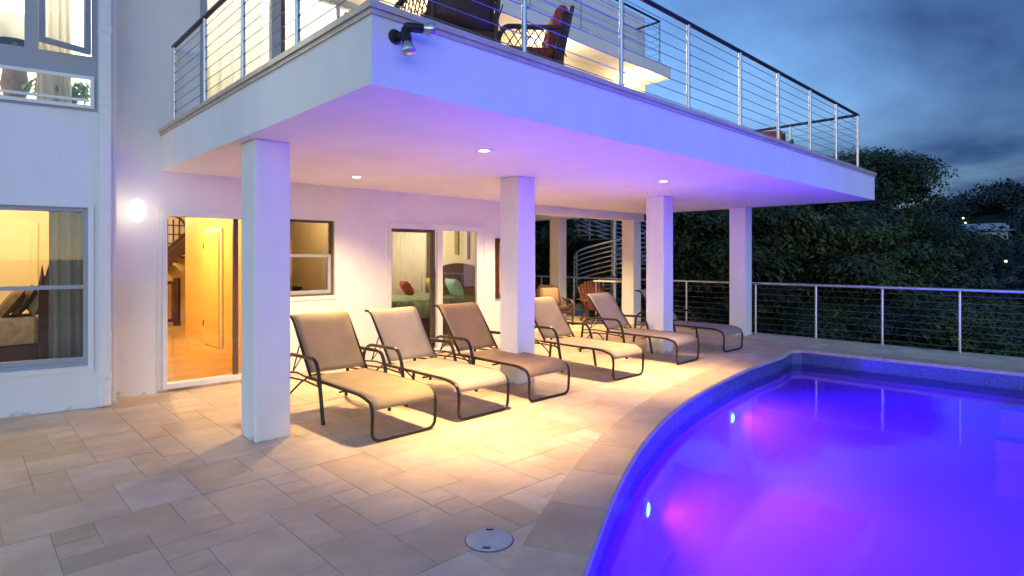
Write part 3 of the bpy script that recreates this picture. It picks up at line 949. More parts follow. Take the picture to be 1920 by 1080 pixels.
# wing: upper glazing
b = MB(); ring_frame(b, Tb, bu(-2.6), bu(-0.14), 3.14, 6.2, 0.05, -0.01, 0.10)
b.box(bu(-2.55), bu(-0.19), -0.006, 0.09, 3.50, 3.72, Tb)
for s0 in (-2.05, -1.39, -0.74): b.box(bu(s0), bu(s0+0.11), -0.008, 0.092, 3.72, 6.15, Tb)
b.box(bu(-2.55), bu(-0.19), -0.005, 0.09, 4.9, 4.96, Tb)
w2 = b.build('window', M['bluegrey'], house)
b = MB(); ring_frame(b, Tb, bu(-2.5), bu(-0.165), 3.165, 3.505, 0.035, -0.035, -0.012); b.build('sash', M['white'], w2)
b = MB(); b.box(bu(-2.46), bu(-0.205), -0.03, -0.014, 3.235, 3.262, Tb); b.build('glazing_bar', M['white'], w2)
pane(w2, Tb, bu(-2.46), bu(-0.2), 3.2, 3.47, -0.02)
for s0, s1 in ((-2.55, -2.05), (-1.94, -1.39), (-1.28, -0.74)): pane(w2, Tb, bu(s0), bu(s1), 3.72, 4.9, 0.04)
# right casement stands ajar: hinged on its right edge
hinge = Tb @ Vector((bu(-0.20), -0.02, 0))
Th = Matrix.Translation(hinge) @ Matrix.Rotation(BA + R(28), 4, 'Z')
b = MB(); ring_frame(b, Th, -0.46, 0.0, 3.735, 4.88, 0.055, -0.02, 0.02)
cs = b.build('casement', M['bluegrey'], w2)
pane(w2, Th, -0.41, -0.05, 3.78, 4.84, 0.0)
b = MB(); b.box(-0.43, -0.40, -0.045, -0.02, 4.18, 4.27, Th); b.build('handle', M['black'], w2)

TF = frameT((0, YF), (1, 0))
# hall sliding door
b = MB(); ring_frame(b, TF, 1.79, 3.16, 0.02, 2.14, 0.05, -0.03, 0.12, 0.07, 0.05)
d1 = b.build('sliding_door', M['white'], house)
b = MB(); b.box(2.60, 2.66, 0.02, 0.06, 0.092, 2.088, TF); b.box(3.05, 3.108, 0.02, 0.06, 0.092, 2.088, TF); b.build('sash', M['brownframe'], d1)
pane(d1, TF, 2.66, 3.05, 0.095, 2.085, 0.04)
pane(d1, TF, 1.842, 2.60, 0.095, 2.085, 0.07)
b = MB(); b.box(1.74, 3.16, -0.055, -0.032, 0.003, 0.03, TF); b.build('threshold', M['grout'], d1)
b = MB(); b.box(1.742, 1.788, -0.012, -0.001, 0.03, 2.19, TF); b.box(1.789, 3.16, -0.012, -0.001, 2.142, 2.19, TF); b.build('trim', M['white'], d1)
# hall window
b = MB(); ring_frame(b, TF, 3.26, 3.98, 1.05, 2.12, 0.03, 0.03, 0.12)
w3 = b.build('window', M['brownframe'], house)
b = MB(); b.box(3.29, 3.95, 0.05, 0.08, 1.60, 1.64, TF); b.box(3.90, 3.95, 0.05, 0.08, 1.08, 1.60, TF); b.box(3.29, 3.90, 0.05, 0.08, 1.08, 1.13, TF); b.build('sash', M['bluegrey'], w3)
pane(w3, TF, 3.29, 3.90, 1.13, 1.60, 0.065); pane(w3, TF, 3.29, 3.95, 1.64, 2.09, 0.06)
b = MB(); ring_frame(b, TF, 3.20, 4.03, 1.0, 2.17, 0.05, -0.012, -0.001); b.build('trim', M['wall'], w3)
# bedroom sliding door
b = MB(); ring_frame(b, TF, 4.86, 6.87, 0.02, 2.15, 0.05, -0.03, 0.12, 0.07, 0.10)
b.box(5.80, 5.905, -0.02, 0.04, 0.09, 2.05, TF); b.box(6.66, 6.82, -0.015, 0.04, 0.09, 2.05, TF)
d2 = b.build('sliding_door', M['white'], house)
b = MB(); b.box(5.73, 5.80, 0.05, 0.10, 0.09, 2.05, TF); b.box(4.91, 4.94, 0.05, 0.10, 0.09, 2.05, TF); b.box(4.94, 5.73, 0.05, 0.1, 2.0, 2.05, TF); b.build('sash', M['brownframe'], d2)
pane(d2, TF, 5.905, 6.66, 0.09, 2.05, 0.01)
b = MB(); ring_frame(b, TF, 4.80, 6.93, 0.0, 2.21, 0.055, -0.012, -0.001, 0.0); b.build('trim', M['wall'], d2)
# upper deck glazing
b = MB(); ring_frame(b, TF, 2.2, 4.75, ZD+0.05, 5.35, 0.08, -0.02, 0.12)
b.box(3.08, 3.20, -0.01, 0.10, ZD+0.13, 5.27, TF); b.box(4.0, 4.06, -0.01, 0.10, ZD+0.13, 5.27, TF)
d3 = b.build('sliding_door', M['bluegrey'], house)
b = MB(); b.box(3.202, 3.27, 0.02, 0.07, ZD+0.13, 5.27, TF); b.build('sash', M['brownframe'], d3)
pane(d3, TF, 2.28, 3.08, ZD+0.13, 5.27, 0.04); pane(d3, TF, 3.27, 4.0, ZD+0.13, 5.27, 0.04); pane(d3, TF, 4.06, 4.67, ZD+0.13, 5.27, 0.04)

# faint switch covers on the wall
for k, x in enumerate((4.27, 4.40, 4.56)):
    b = MB(); b.box(x, x+(0.10 if k < 2 else 0.12), -0.008, -0.001, 1.37, 1.47, TF, 0.003)
    b.box(x+0.03, x+0.07, -0.012, -0.0075, 1.40, 1.44, TF)
    o = b.build('switch_cover', M['wall'])
    tag(o, ('white wall switch cover closest to the hall window', 'middle one of three white switch covers on the porch wall', 'widest white switch cover, next to the bedroom door')[k], 'switch cover', 'switch covers on the porch wall')
# dark framed panel
pt = empty('framed_picture', (7.24, YF-0.02, 1.4), 'tall dark framed orange picture beside the bedroom door', 'picture')
b = MB(); ring_frame(b, TF, 7.10, 7.50, 0.85, 1.94, 0.07, -0.035, -0.002); b.build('frame', M['darkwood'], pt)
b = MB(); b.box(7.17, 7.43, -0.02, -0.003, 0.92, 1.87, TF); b.build('canvas', mat('orange_canvas', (0.62, 0.22, 0.05), 0.6, var=0.5, scale=5), pt)

# ------------------------------------------------------------------ lamps of the house
def downlight(x, y, label, e=440, wide=82):
    o = empty('downlight', (x, y, ZC), label, 'ceiling light', 'recessed lights in the porch ceiling')
    MB().lathe([(0.052, 0.0), (0.075, 0.0), (0.073, -0.007), (0.056, -0.010), (0.052, -0.004)], 24, Matrix.Translation((x, y, ZC))).build('trim_ring', M['white'], o, True)
    MB().lathe([(0.0515, -0.0015), (0.0515, -0.0042), (0.002, -0.005)], 24, Matrix.Translation((x, y, ZC))).build('bulb', M['downlight'], o)
    lamp('downlight_lamp', 'SPOT', (x, y, ZC-0.03), e, WARM, 0.09, (0, 0, 0), R(wide), 1.0, o)
downlight(3.66, 4.20, 'porch ceiling light nearest the deck front, above the first loungers')
downlight(3.70, 6.71, 'porch ceiling light close to the house wall above the hall window', 330, 128)
downlight(6.88, 4.24, 'porch ceiling light between the second and third columns near the front')
downlight(6.88, 6.71, 'porch ceiling light hidden behind the second column near the bedroom', 330, 128)
downlight(10.1, 8.9, 'porch ceiling light over the armchairs by the spiral stair', 400, 120)

sc = empty('wall_lamp', (1.53, YF-0.01, 2.135), 'glowing oval white wall lamp beside the hall door', 'wall lamp')
Ts = Matrix.Translation((1.53, YF, 2.135)) @ Matrix.Rotation(R(90), 4, 'X')
MB().lathe([(0.088, 0.0), (0.090, 0.012), (0.088, 0.025)], 28, Ts, 0.92, 1.30).build('base_plate', M['white'], sc, True)
MB().lathe([(0.098, 0.024), (0.099, 0.05), (0.085, 0.085), (0.055, 0.105), (0.006, 0.112)], 28, Ts, 0.92, 1.34).build('shade', M['sconce'], sc, True)
lamp('wall_lamp_light', 'POINT', (1.53, YF-0.20, 2.135), 0.9, (1, .78, .5), 0.1, None, None, .5, sc)

def room_light(x, y, z, e, label, col=WARM):
    o = empty('ceiling_lamp', (x, y, z), label, 'ceiling lamp')
    MB().lathe([(0.16, 0.0), (0.17, -0.03), (0.13, -0.08), (0.01, -0.10)], 20, Matrix.Translation((x, y, z))).build('shade', M['roomlamp'], o, True)
    lamp('room_lamp', 'POINT', (x, y, z-0.25), e, col, 0.12, None, None, .5, o)
AMB = (1.0, 0.70, 0.32)
room_light(0.5, 10.2, 2.715, 42, 'round ceiling lamp of the wing bedroom', (1, .72, .34))
room_light(2.3, 11.0, 2.715, 78, 'round ceiling lamp of the entrance hall', AMB)
room_light(3.0, 14.4, 2.715, 66, 'round ceiling lamp over the dark wooden stair', (1, .72, .40))
room_light(4.1, 9.6, 2.715, 5, 'round ceiling lamp of the small kitchen', AMB)
room_light(6.3, 10.9, 2.715, 44, 'round ceiling lamp of the porch bedroom', (1, .86, .62))
room_light(3.4, 9.6, 5.845, 230, 'round ceiling lamp of the upper living room', (1, .92, .74))
room_light(0.1, 9.8, 5.845, 210, 'round ceiling lamp of the upper wing room', (1, .92, .74))
# lamps under the upper balcony
for k, x in enumerate((5.4, 8.2, 11.2)):
    o = empty('downlight', (x, 7.5, 5.70), ('balcony soffit light above the living room glass', 'balcony soffit light above the wicker armchair', 'balcony soffit light at the far corner of the house')[k], 'ceiling light', 'recessed lights under the upper balcony')
    MB().lathe([(0.05, 0.0), (0.075, -0.001), (0.07, -0.008), (0.05, -0.006)], 20, Matrix.Translation((x, 7.5, 5.70))).build('trim_ring', M['white'], o, True)
    MB().lathe([(0.049, -0.001), (0.047, -0.004), (0.002, -0.005)], 20, Matrix.Translation((x, 7.5, 5.70))).build('bulb', M['downlight'], o)
    lamp('soffit_lamp', 'POINT', (x, 7.40, 5.36), 30, (1, .66, .28), 0.05, None, None, .5, o)

# ------------------------------------------------------------------ railings
def railing(name, label, pts, posts, zb, ztop, ncab, rail_m, post_m, post_w=0.02, cab_r=0.004, rail_r=0.025, group=None, fit=True):
    o = empty(name, (*pts[0], zb), label, 'railing', group)
    for (x, y) in posts:
        b = MB(); b.tube([(x, y, zb), (x, y, ztop-0.02)], post_w, 10)
        b.lathe([(post_w*1.8, zb+0.0), (post_w*1.8, zb+0.008), (post_w, zb+0.02)], 12, Matrix.Translation((x, y, 0)))
        b.build('post', post_m, o, True)
    b = MB(); b.tube([(x, y, ztop) for x, y in pts], rail_r, 10); b.build('handrail', rail_m, o, True)
    for k in range(ncab):
        z = zb + 0.10 + (ztop-zb-0.20)*k/(ncab-1)
        b = MB(); b.tube([(x, y, z) for x, y in pts], cab_r, 5)
        if fit:
            for (x, y) in posts:
                d = Vector(pts[1])-Vector(pts[0]); d.normalize()
                b.tube([(x+d.x*(post_w-0.004), y+d.y*(post_w-0.004), z), (x+d.x*(post_w+0.03), y+d.y*(post_w+0.03), z)], 0.009, 6)
        b.build('cable', M['cable'], o)
    return o
ZR = 4.10
ZE = ZD+0.046
railing('deck_railing', 'long steel cable railing on the front edge of the upper deck', [(1.90, 3.20), (11.52, 3.20)],
        [(x, 3.2) for x in (3.2, 4.47, 5.68, 6.91, 8.05, 9.22, 10.37, 11.49)], ZE, ZR, 8, M['dark_rail'], M['steel'], 0.021)
railing('deck_railing', 'short cable railing on the house end of the upper deck', [(1.90, 7.80), (1.90, 3.23)],
        [(1.9, y) for y in (7.76, 6.60, 5.50, 4.35, 3.2)], ZE, ZR, 8, M['dark_rail'], M['steel'], 0.021)
railing('deck_railing', 'cable railing on the wooded end of the upper deck', [(11.50, 3.23), (11.50, 7.8)],
        [(11.5, y) for y in (4.35, 5.5, 6.6, 7.75)], ZE, ZR, 8, M['dark_rail'], M['steel'], 0.021)
railing('balcony_railing', 'dark thin railing on the topmost balcony against the sky', [(4.0, 7.25), (11.6, 7.25), (11.6, 9.6)],
        [(x, 7.25) for x in (4.6, 6.0, 7.4, 8.8, 10.2, 11.6)], 5.972, 6.95, 6, M['dark_rail'], M['bluegrey'], 0.016)
railing('terrace_railing', 'bright steel cable railing along the terrace edge behind the pool', [(12.1, 5.36), (12.1, -4.2)],
        [(12.1, y) for y in (5.27, 4.09, 2.97, 1.85, 0.72, -0.42, -1.55, -2.7, -3.85)], 0, 1.05, 8, M['steel'], M['steel'], 0.023, 0.003, 0.027, None, False)
railing('terrace_railing', 'steel terrace railing between the last two columns behind the loungers', [(12.1, 8.3), (12.1, 5.62)],
        [(12.1, 6.86), (12.1, 7.75)], 0, 1.05, 8, M['steel'], M['steel'], 0.020, 0.003, 0.022, None, False)
railing('terrace_railing', 'steel terrace railing in front of the spiral stair', [(12.1, 14.0), (12.1, 8.35)],
        [(12.1, y) for y in (8.45, 9.35, 10.2, 11.4, 12.5)], 0, 1.05, 8, M['steel'], M['steel'], 0.018, 0.003, 0.020, None, False)

# ------------------------------------------------------------------ floodlights on the fascia
def flood(loc, rz, label, s=1.0):
    o = empty('floodlight', loc, label, 'floodlight', 'twin floodlights under the deck edge', rz)
    T = Matrix.Scale(s, 4)
    # local: fascia plane is y=0, outwards is -y
    def B(): return MB()
    q = T @ Matrix.Rotation(R(90), 4, 'X')
    B().lathe([(0.042, 0.0), (0.045, 0.012), (0.034, 0.03), (0.012, 0.034)], 18, q).build('base_plate', M['black'], o, True, False)
    arm = B(); arm.tube([T @ Vector(p) for p in ((0, -0.03, 0), (0.03, -0.065, 0.02), (0.035, -0.075, 0.05))], 0.016*s, 8); arm.build('arm', M['black'], o, True, False)
    for (a, d) in (((0.035, -0.078, 0.05), (0.93, -0.30, 0.05)), ((0.03, -0.075, 0.035), (-0.10, -0.35, -0.93))):
        d = Vector(d).normalized(); a = Vector(a)
        rot = d.to_track_quat('Z', 'Y').to_matrix().to_4x4()
        Tq = T @ Matrix.Translation(a) @ rot
        sk = B(); sk.lathe([(0.016, -0.015), (0.026, 0.0), (0.029, 0.05), (0.029, 0.10), (0.024, 0.102)], 16, Tq); h = sk.build('lamp_holder', M['black'], o, True, False)
        bl = B(); bl.lathe([(0.022, 0.098), (0.030, 0.108), (0.043, 0.145), (0.046, 0.158), (0.040, 0.172), (0.02, 0.181), (0.002, 0.183)], 18, Tq); bl.build('bulb', M['lens'], o, True, False)
    return o
flood((1.935, 3.05, 2.935), 0, 'black twin floodlight under the near corner of the deck')
flood((XE, 3.22, 2.93), R(90), 'black twin floodlight at the far corner of the deck')

# ------------------------------------------------------------------ loungers
def make_lounger(name='sun_lounger', fabric='gold', fold=0.0):
    w = 0.66
    o = empty(name, (0, 0, 0), 'x', 'sun lounger', 'sun loungers in a row under the deck')
    BZ = M['bronze']; r = 0.0155
    # one bent tube: rail, foot loop, rail
    b = MB()
    b.tube([(0, 1.30, .385), (0, 0.21, .385), (0, 0.05, .345), (0, 0.02, .26), (0, 0.03, .015), (w, 0.03, .015), (w, 0.02, .26), (w, 0.05, .345), (w, 0.21, .385), (w, 1.30, .385)], r, 8, 0.085, 5)
    b.build('seat_frame', BZ, o, True)
    # back frame: hinged at y 1.27
    a0 = (1.25, 0.385)
    back = [(1.24, .385), (1.65, .925), (1.70, .962), (1.77, .965)]
    b = MB(); b.tube([(0.014, *back[0]), (0.014, *back[1]), (0.014, *back[2]), (0.014, *back[3])], r, 8, 0.05, 3)
    b.tube([(w-0.014, *back[0]), (w-0.014, *back[1]), (w-0.014, *back[2]), (w-0.014, *back[3])], r, 8, 0.05, 3)
    b.tube([(0.0, 1.775, .964), (w, 1.775, .964)], r*0.9, 8)
    b.build('back_frame', BZ, o, True)
    # slings, sagging between the rails
    def sling(path, sag, wi=0.012):
        P = [Vector((0, *p)) for p in path]
        rows = []
        for k, p in enumerate(P):
            t = (P[min(k+1, len(P)-1)] - P[max(k-1, 0)]).normalized()
            nrm = Vector((0, -t.z, t.y)); 
            if nrm.z < 0: nrm = -nrm
            e = math.sin(PI*k/(len(P)-1))**0.5 if 0 < k < len(P)-1 else 0.25
            row = []
            for j in range(9):
                u = j/8
                x = wi + (w-2*wi)*u
                row.append(tuple(Vector((x, p.y, p.z)) + nrm*(0.012 - sag*e*(1-(2*u-1)**2))))
            rows.append(row)
        return MB().grid(rows)
    seat = [(1.27, .385)] + [(1.2-1.0*k/12, .385) for k in range(13)] + [(0.13, .378), (0.075, .355), (0.045, .32), (0.033, .28)]
    sling(seat, 0.022).build('seat_sling', SLING[fabric], o, True, solid=0.004)
    bk = []
    for k in range(13):
        u = k/12; bk.append((1.275+(1.64-1.275)*u, .42+(.915-.42)*u))
    bk += [(1.675, .948), (1.71, .963), (1.765, .967)]
    sling(bk, 0.02).build('back_sling', SLING[fabric], o, True, solid=0.004)
    # arms with front and rear legs
    for sx in (-1, 1):
        x = -0.035 if sx < 0 else w+0.035
        b = MB()
        b.tube([(x, 0.87, 0.0), (x, 0.96, 0.47), (x, 1.03, 0.60), (x, 1.62, 0.585), (x, 1.74, 0.50), (x, 1.80, 0.0)], 0.019, 8, 0.10, 5)
        b.build('armrest', BZ, o, True)
        xi = x + 0.03*(-sx)
        b = MB()
        b.tube([(x, 0.93, 0.30), (xi, 1.05, 0.37)], 0.011, 6)
        b.tube([(x, 0.94, 0.345), (x, 1.25, 0.36), (x, 1.77, 0.33)], 0.010, 6)
        b.tube([(xi, 1.30, 0.385), (xi, 1.52, 0.40), (x, 1.76, 0.38)], 0.010, 6)
        # ratchet prop that holds the back up
        b.tube([(xi, 1.47, 0.68), (xi, 1.62, 0.40)], 0.008, 6)
        b.tube([(xi, 1.40, 0.585), (xi, 1.62, 0.40)], 0.006, 6)
        b.build('brace', BZ, o, True)
        MB().lathe([(0.014, 0.0), (0.02, 0.0), (0.019, 0.022), (0.014, 0.03)], 10, Matrix.Translation((x, 0.872, 0))).build('foot_cap', M['black'], o)
    for (yc, zc_, rc) in ((1.25, 0.375, 0.011), (0.62, 0.345, 0.009)):
        b = MB(); b.tube([(0.0, yc, zc_), (w, yc, zc_)], rc, 6); b.build('crossbar', BZ, o, True)
    b = MB(); pts = []
    for k in range(9):
        u = k/8; pts.append((-0.035+(w+0.07)*u, 1.79, 0.06+0.24*math.sin(PI*u)))
    b.tube(pts, 0.010, 6); b.build('stretcher', BZ, o, True)
    return o
LO = [(2.59, 4.40, 0.0, 'gold', 'golden beige sun lounger nearest the first column'),
      (3.54, 4.41, 0.5, 'pale', 'pale cream sun lounger, second from the first column'),
      (4.54, 4.44, 0.0, 'brown', 'brown tan sun lounger in front of the second column'),
      (6.12, 4.48, -0.8, 'tan', 'tan sun lounger just past the second column, half hidden by it'),
      (7.70, 4.50, 1.0, 'mauve', 'mauve beige sun lounger in front of the third column'),
      (9.28, 4.55, -0.6, 'dusk', 'dusky sun lounger behind the third column, farthest from the house lamp')]
proto = None
for k, (x, y, rz, fb, lab) in enumerate(LO):
    if proto is None:
        proto = make_lounger(); o = proto
    else:
        o = copy_tree(proto)
    for ch in o.children:
        if ch.name.startswith(('seat_sling', 'back_sling')):
            ch.data = ch.data.copy(); ch.data.materials[0] = SLING[fb]
    o.location = (x, y, 0.0); o.rotation_euler = (0, 0, R(rz))
    o['label'] = lab

# ------------------------------------------------------------------ armchairs
def make_armchair():
    o = empty('wicker_armchair', (0, 0, 0), 'x', 'armchair', 'dark wicker armchairs with red cushions')
    # faces -y; seat 0.62 wide
    WK = M['wicker']
    b = MB(); b.box(-0.30, 0.30, -0.32, 0.26, 0.27, 0.33, None, 0.02); b.build('seat', WK, o)
    bk = MB()
    rows = []
    for i in range(7):
        u = i/6
        rows.append([( (0.31-0.05*u)*math.sin(a), 0.20+0.10*u + 0.09*(math.cos(a)-1)*1.2+0.06, 0.31+0.50*u*(1-0.10*abs(math.sin(a))**2)) for a in [R(-80+160*j/12) for j in range(13)]])
    bk.grid(rows); bk.build('backrest', WK, o, True, solid=0.03)
    b = MB(); b.tube(rows[-1], 0.024, 8); b.build('back_rim', WK, o, True)
    for sx in (-1, 1):
        b = MB(); b.tube([(sx*0.33, -0.34, 0.0), (sx*0.33, -0.34, 0.48), (sx*0.34, -0.28, 0.57), (sx*0.34, 0.10, 0.58), (sx*0.32, 0.24, 0.60)], 0.024, 8, 0.07, 4); b.build('armrest', WK, o, True)
        # open lattice below the arm
        b = MB()
        for k in range(7):
            y = -0.31+0.075*k
            b.tube([(sx*0.33, y, 0.33), (sx*0.335, y+0.15, 0.555)], 0.006, 5)
            b.tube([(sx*0.33, y+0.15, 0.33), (sx*0.335, y, 0.555)], 0.006, 5)
        b.build('lattice', WK, o)
        b = MB(); b.tube([(sx*0.29, 0.27, 0.0), (sx*0.29, 0.25, 0.33), (sx*0.27, 0.36, 0.82)], 0.02, 8, 0.08, 3); b.build('leg', WK, o, True)
        b = MB(); b.tube([(sx*0.31, -0.31, 0.12), (sx*0.29, 0.26, 0.12)], 0.012, 6); b.build('stretcher', WK, o, True)
    b = MB(); b.box(-0.27, 0.27, -0.31, 0.20, 0.332, 0.43, None, 0.03); b.build('seat_cushion', M['redcush'], o, True)
    T = Matrix.Translation((0, 0.20, 0.44)) @ Matrix.Rotation(R(-14), 4, 'X')
    b = MB(); b.box(-0.24, 0.24, -0.07, 0.06, 0.0, 0.42, T, 0.05); b.build('back_cushion', M['redcush'], o, True)
    return o
ac = make_armchair()
def place(x, y, z, face, label):
    global ac_used
    o = ac if not ac_used else copy_tree(ac)
    ac_used = True
    fx, fy = face
    o.location = (x, y, z); o.rotation_euler = (0, 0, math.atan2(fy, fx) + R(90))
    o['label'] = label
    return o
ac_used = False
ZS = ZD+0.031
place(2.93, 3.80, ZS, (0.15, 0.99), 'dark wicker armchair at the near corner of the deck, seen from behind')
place(3.00, 4.75, ZS, (0.1, -0.99), 'red cushioned wicker armchair facing the one at the near corner of the deck')
place(3.98, 3.92, ZS, (-0.80, 0.55), 'dark wicker armchair with lattice arm beside the deck railing post')
place(10.75, 4.42, ZS, (-0.9, -0.45), 'red cushioned wicker armchair at the far end of the deck')
for (x_, y_, f_, l_) in ((10.35, 9.35, (-0.4, -0.9), 'low dark wicker armchair on the side terrace behind the fourth lounger'),
                         (11.2, 10.5, (-0.9, -0.4), 'dark wicker armchair deep on the side terrace by the far railing')):
    o = place(x_, y_, 0, f_, l_)
    o['group'] = 'dark wicker armchairs on the side terrace'
    for ch in o.children:
        if 'cushion' in ch.name:
            ch.data = ch.data.copy(); ch.data.materials[0] = M['beigecush' if ch.name.startswith('back') else 'wicker']

# orange slatted garden chair
oc = empty('garden_chair', (11.25, 8.80, 0), 'orange slatted garden chair with fan shaped back near the spiral stair', 'garden chair', None, R(-38))
for k in range(9):
    u = (k-4)/4
    T = Matrix.Translation((0, 0.28, 0.36)) @ Matrix.Rotation(R(-20), 4, 'X') @ Matrix.Rotation(R(9*u), 4, 'Y') @ Matrix.Translation((u*0.23, 0, 0))
    b = MB(); b.box(-0.029, 0.029, -0.010, 0.010, 0.0, 0.68-0.10*u*u, T, 0.006); b.build('slat', M['orangewood'], oc, False, False)
for k in range(6):
    T = Matrix.Translation((0, -0.28+0.095*k, 0.385-0.018*k))
    b = MB(); b.box(-0.27, 0.27, -0.04, 0.04, -0.01, 0.01, T, 0.005); b.build('slat', M['orangewood'], oc, False, False)
for sx in (-1, 1):
    b = MB(); b.box(sx*0.33-0.06, sx*0.33+0.06, -0.36, 0.34, 0.55, 0.575, None, 0.008); b.build('armrest', M['orangewood'], oc, False, False)
    b = MB(); b.box(sx*0.29-0.02, sx*0.29+0.02, -0.32, -0.24, 0.0, 0.549, None, 0.006); b.build('leg', M['orangewood'], oc, False, False)
    b = MB(); b.tube([(sx*0.26, -0.30, 0.36), (sx*0.26, 0.50, 0.03)], 0.03, 6); b.build('leg', M['orangewood'], oc, False, False)
# small white topped table in front of the stair
tt = empty('side_table', (11.75, 8.75, 0), 'white topped side table between the orange chair and the column', 'table')
b = MB(); b.box(11.55, 11.94, 8.42, 9.12, 0.985, 1.02, None, 0.008); b.build('table_top', M['white'], tt)
for x in (11.60, 11.89):
    for y in (8.48, 9.06):
        b = MB(); b.tube([(x, y, 0), (x, y, 0.985)], 0.018, 8); b.build('leg', M['steel'], tt)

# ------------------------------------------------------------------ spiral stair
SX, SY = 13.55, 9.95
ss = empty('spiral_stair', (SX, SY, 0), 'steel spiral stair with curved tube railing behind the terrace railing', 'spiral stair')
MB().tube([(SX, SY, -3.5), (SX, SY, 3.9)], 0.085, 14).build('pole', M['steel'], ss, True)
# bearing from the pole to the camera-left tangent, then turning towards the viewer and right
aL = math.atan2(math.cos(R(46.2)), -math.sin(R(46.2)))      # screen left
RS, turn = 1.12, R(25)
zt = lambda k: 0.72 + 0.118*k
trm = mat('stair_tread', (0.30, 0.29, 0.30), 0.5, 0.3)
for k in range(-6, 20):
    a = aL + turn*k; b = MB()
    z = zt(k)
    pts = [(0.09, -0.5), (RS, -0.5), (RS*1.03, 0.0), (RS, 0.5), (0.09, 0.5)]
    q = [(SX+r*math.cos(a+turn*0.55*t), SY+r*math.sin(a+turn*0.55*t)) for r, t in pts]
    b.poly([(*p, z) for p in q]); b.poly([(*p, z-0.035) for p in q[::-1]])
    for i in range(5):
        c, d = q[i-1], q[i]
        b.quad((*c, z-0.035), (*d, z-0.035), (*d, z), (*c, z))
    b.build('tread', trm, ss)
for rail in range(7):
    pts = []
    for j in range(0, 61):
        k = j/4
        a = aL + turn*k
        pts.append((SX+RS*math.cos(a), SY+RS*math.sin(a), zt(k)+0.94-0.128*rail))
    b = MB(); b.tube(pts, 0.026 if rail == 0 else 0.017, 6); b.build('rail', M['steel'], ss, True)
for k in (0, 0.6, 4, 8, 12):
    a = aL+turn*k; b = MB()
    b.tube([(SX+RS*math.cos(a), SY+RS*math.sin(a), zt(k)-0.06), (SX+RS*math.cos(a), SY+RS*math.sin(a), zt(k)+0.94)], 0.018, 8); b.build('post', M['steel'], ss, True)

# ------------------------------------------------------------------ skimmer lid in the paving
lid = empty('skimmer_lid', (2.19, 2.47, 0.0), 'round grey plastic lid set in the paving beside the pool', 'lid')
Tl = Matrix.Translation((2.19, 2.47, 0))
MB().lathe([(0.139, 0.0015), (0.139, 0.0028), (0.134, 0.0030), (0.133, 0.0016)], 40, Tl).build('rim', M['black'], lid, True)
MB().lathe([(0.1335, 0.0), (0.1335, 0.0055), (0.129, 0.0085), (0.06, 0.0095), (0.003, 0.0095)], 40, Tl).build('cover', M['lidgrey'], lid, True)
for k in range(3):
    b = MB(); b.box(-0.030, 0.030, -0.0025, 0.0025, 0.0090, 0.0112, Tl @ Matrix.Rotation(R(-45), 4, 'Z') @ Matrix.Translation((0.02, 0.014-0.014*k, 0)), 0.001); b.build('ridge', M['lidgrey'], lid)
for (u, v) in ((0.072, 0.078), (-0.082, -0.070)):
    b = MB(); b.box(-0.022, 0.022, -0.008, 0.008, 0.0086, 0.0125, Tl @ Matrix.Translation((u, v, 0)) @ Matrix.Rotation(R(-45), 4, 'Z'), 0.002); b.build('finger_hole', M['black'], lid)

# ------------------------------------------------------------------ furnishings seen through the glass
def curtain(x0, y0, x1, y1, z0, z1, m, label, amp=0.04, waves=7):
    d = Vector((x1-x0, y1-y0)); n = Vector((-d.y, d.x)).normalized()
    rows = []
    nn = waves*8
    for z, k in ((z0, 1.0), ((z0+z1)/2, 0.8), (z1, 0.6)):
        row = []
        for j in range(nn+1):
            u = j/nn
            o_ = amp*k*math.sin(u*waves*2*PI+0.6*math.sin(u*9))
            p = Vector((x0, y0)) + d*u + n*o_
            row.append((p.x, p.y, z))
        rows.append(row)
    ob = MB().grid(rows).build('curtain', M[m], None, True, solid=0.004)
    return tag(ob, label, 'curtain', 'curtains inside the rooms')
def pillow(x, y, z, w, h, t, rz, tilt, m, label):
    T = Matrix.Translation((x, y, z)) @ Matrix.Rotation(rz, 4, 'Z') @ Matrix.Rotation(tilt, 4, 'X')
    rows = []
    b = MB()
    for sgn in (1, -1):
        rows = []
        for i in range(9):
            v = -1+2*i/8
            row = []
            for j in range(9):
                u = -1+2*j/8
                th = t*0.5*((1-u**4)*(1-v**4))**0.6
                e = 1-0.06*(1-abs(u*v))
                row.append(tuple(T @ Vector((u*w/2*e, sgn*th, h/2+v*h/2*e))))
            rows.append(row if sgn > 0 else row[::-1])
        b.grid(rows)
    return tag(b.build('pillow', M[m], None, True), label, 'pillow', 'pillows on the beds')

# wing bedroom
Tw = Tb
p = Tb @ Vector((bu(-0.62), 0.32, 0)); q = Tb @ Vector((bu(-0.28), 0.32, 0))
curtain(p.x+0.04, p.y, q.x+0.08, q.y, 0.25, 2.4, 'greycurtain', 'grey curtain drawn to the side inside the wing window', 0.035, 4)
bed = empty('bed', (0.0, 10.2, 0), 'low dark bed with a beige cover inside the wing window', 'bed')
b = MB(); b.box(-1.2, 0.90, 9.42, 11.02, 0.05, 0.52, None, 0.03); b.build('base', M['darkwood'], bed)
b = MB(); b.box(-1.22, 0.80, 9.36, 11.06, 0.52, 0.85, None, 0.07); b.build('mattress', M['bedbeige'], bed, True)
b = MB(); b.box(0.93, 0.99, 9.45, 11.1, 0.02, 1.20, None, 0.02)
b.build('headboard', M['darkwood'], bed)
for (xx_, ww, hh) in ((0.815, 0.030, 0.30), (0.885, 0.062, 0.30), (0.955, 0.030, 0.32)):
    b = MB(); b.lathe([(ww, 1.10), (ww*1.25, 1.24), (ww*0.7, 1.36), (0.004, 1.20+hh)], 12, Matrix.Translation((xx_, 9.40, 0)), 1.0, 0.6); b.build('finial', M['darkwood'], bed, True)
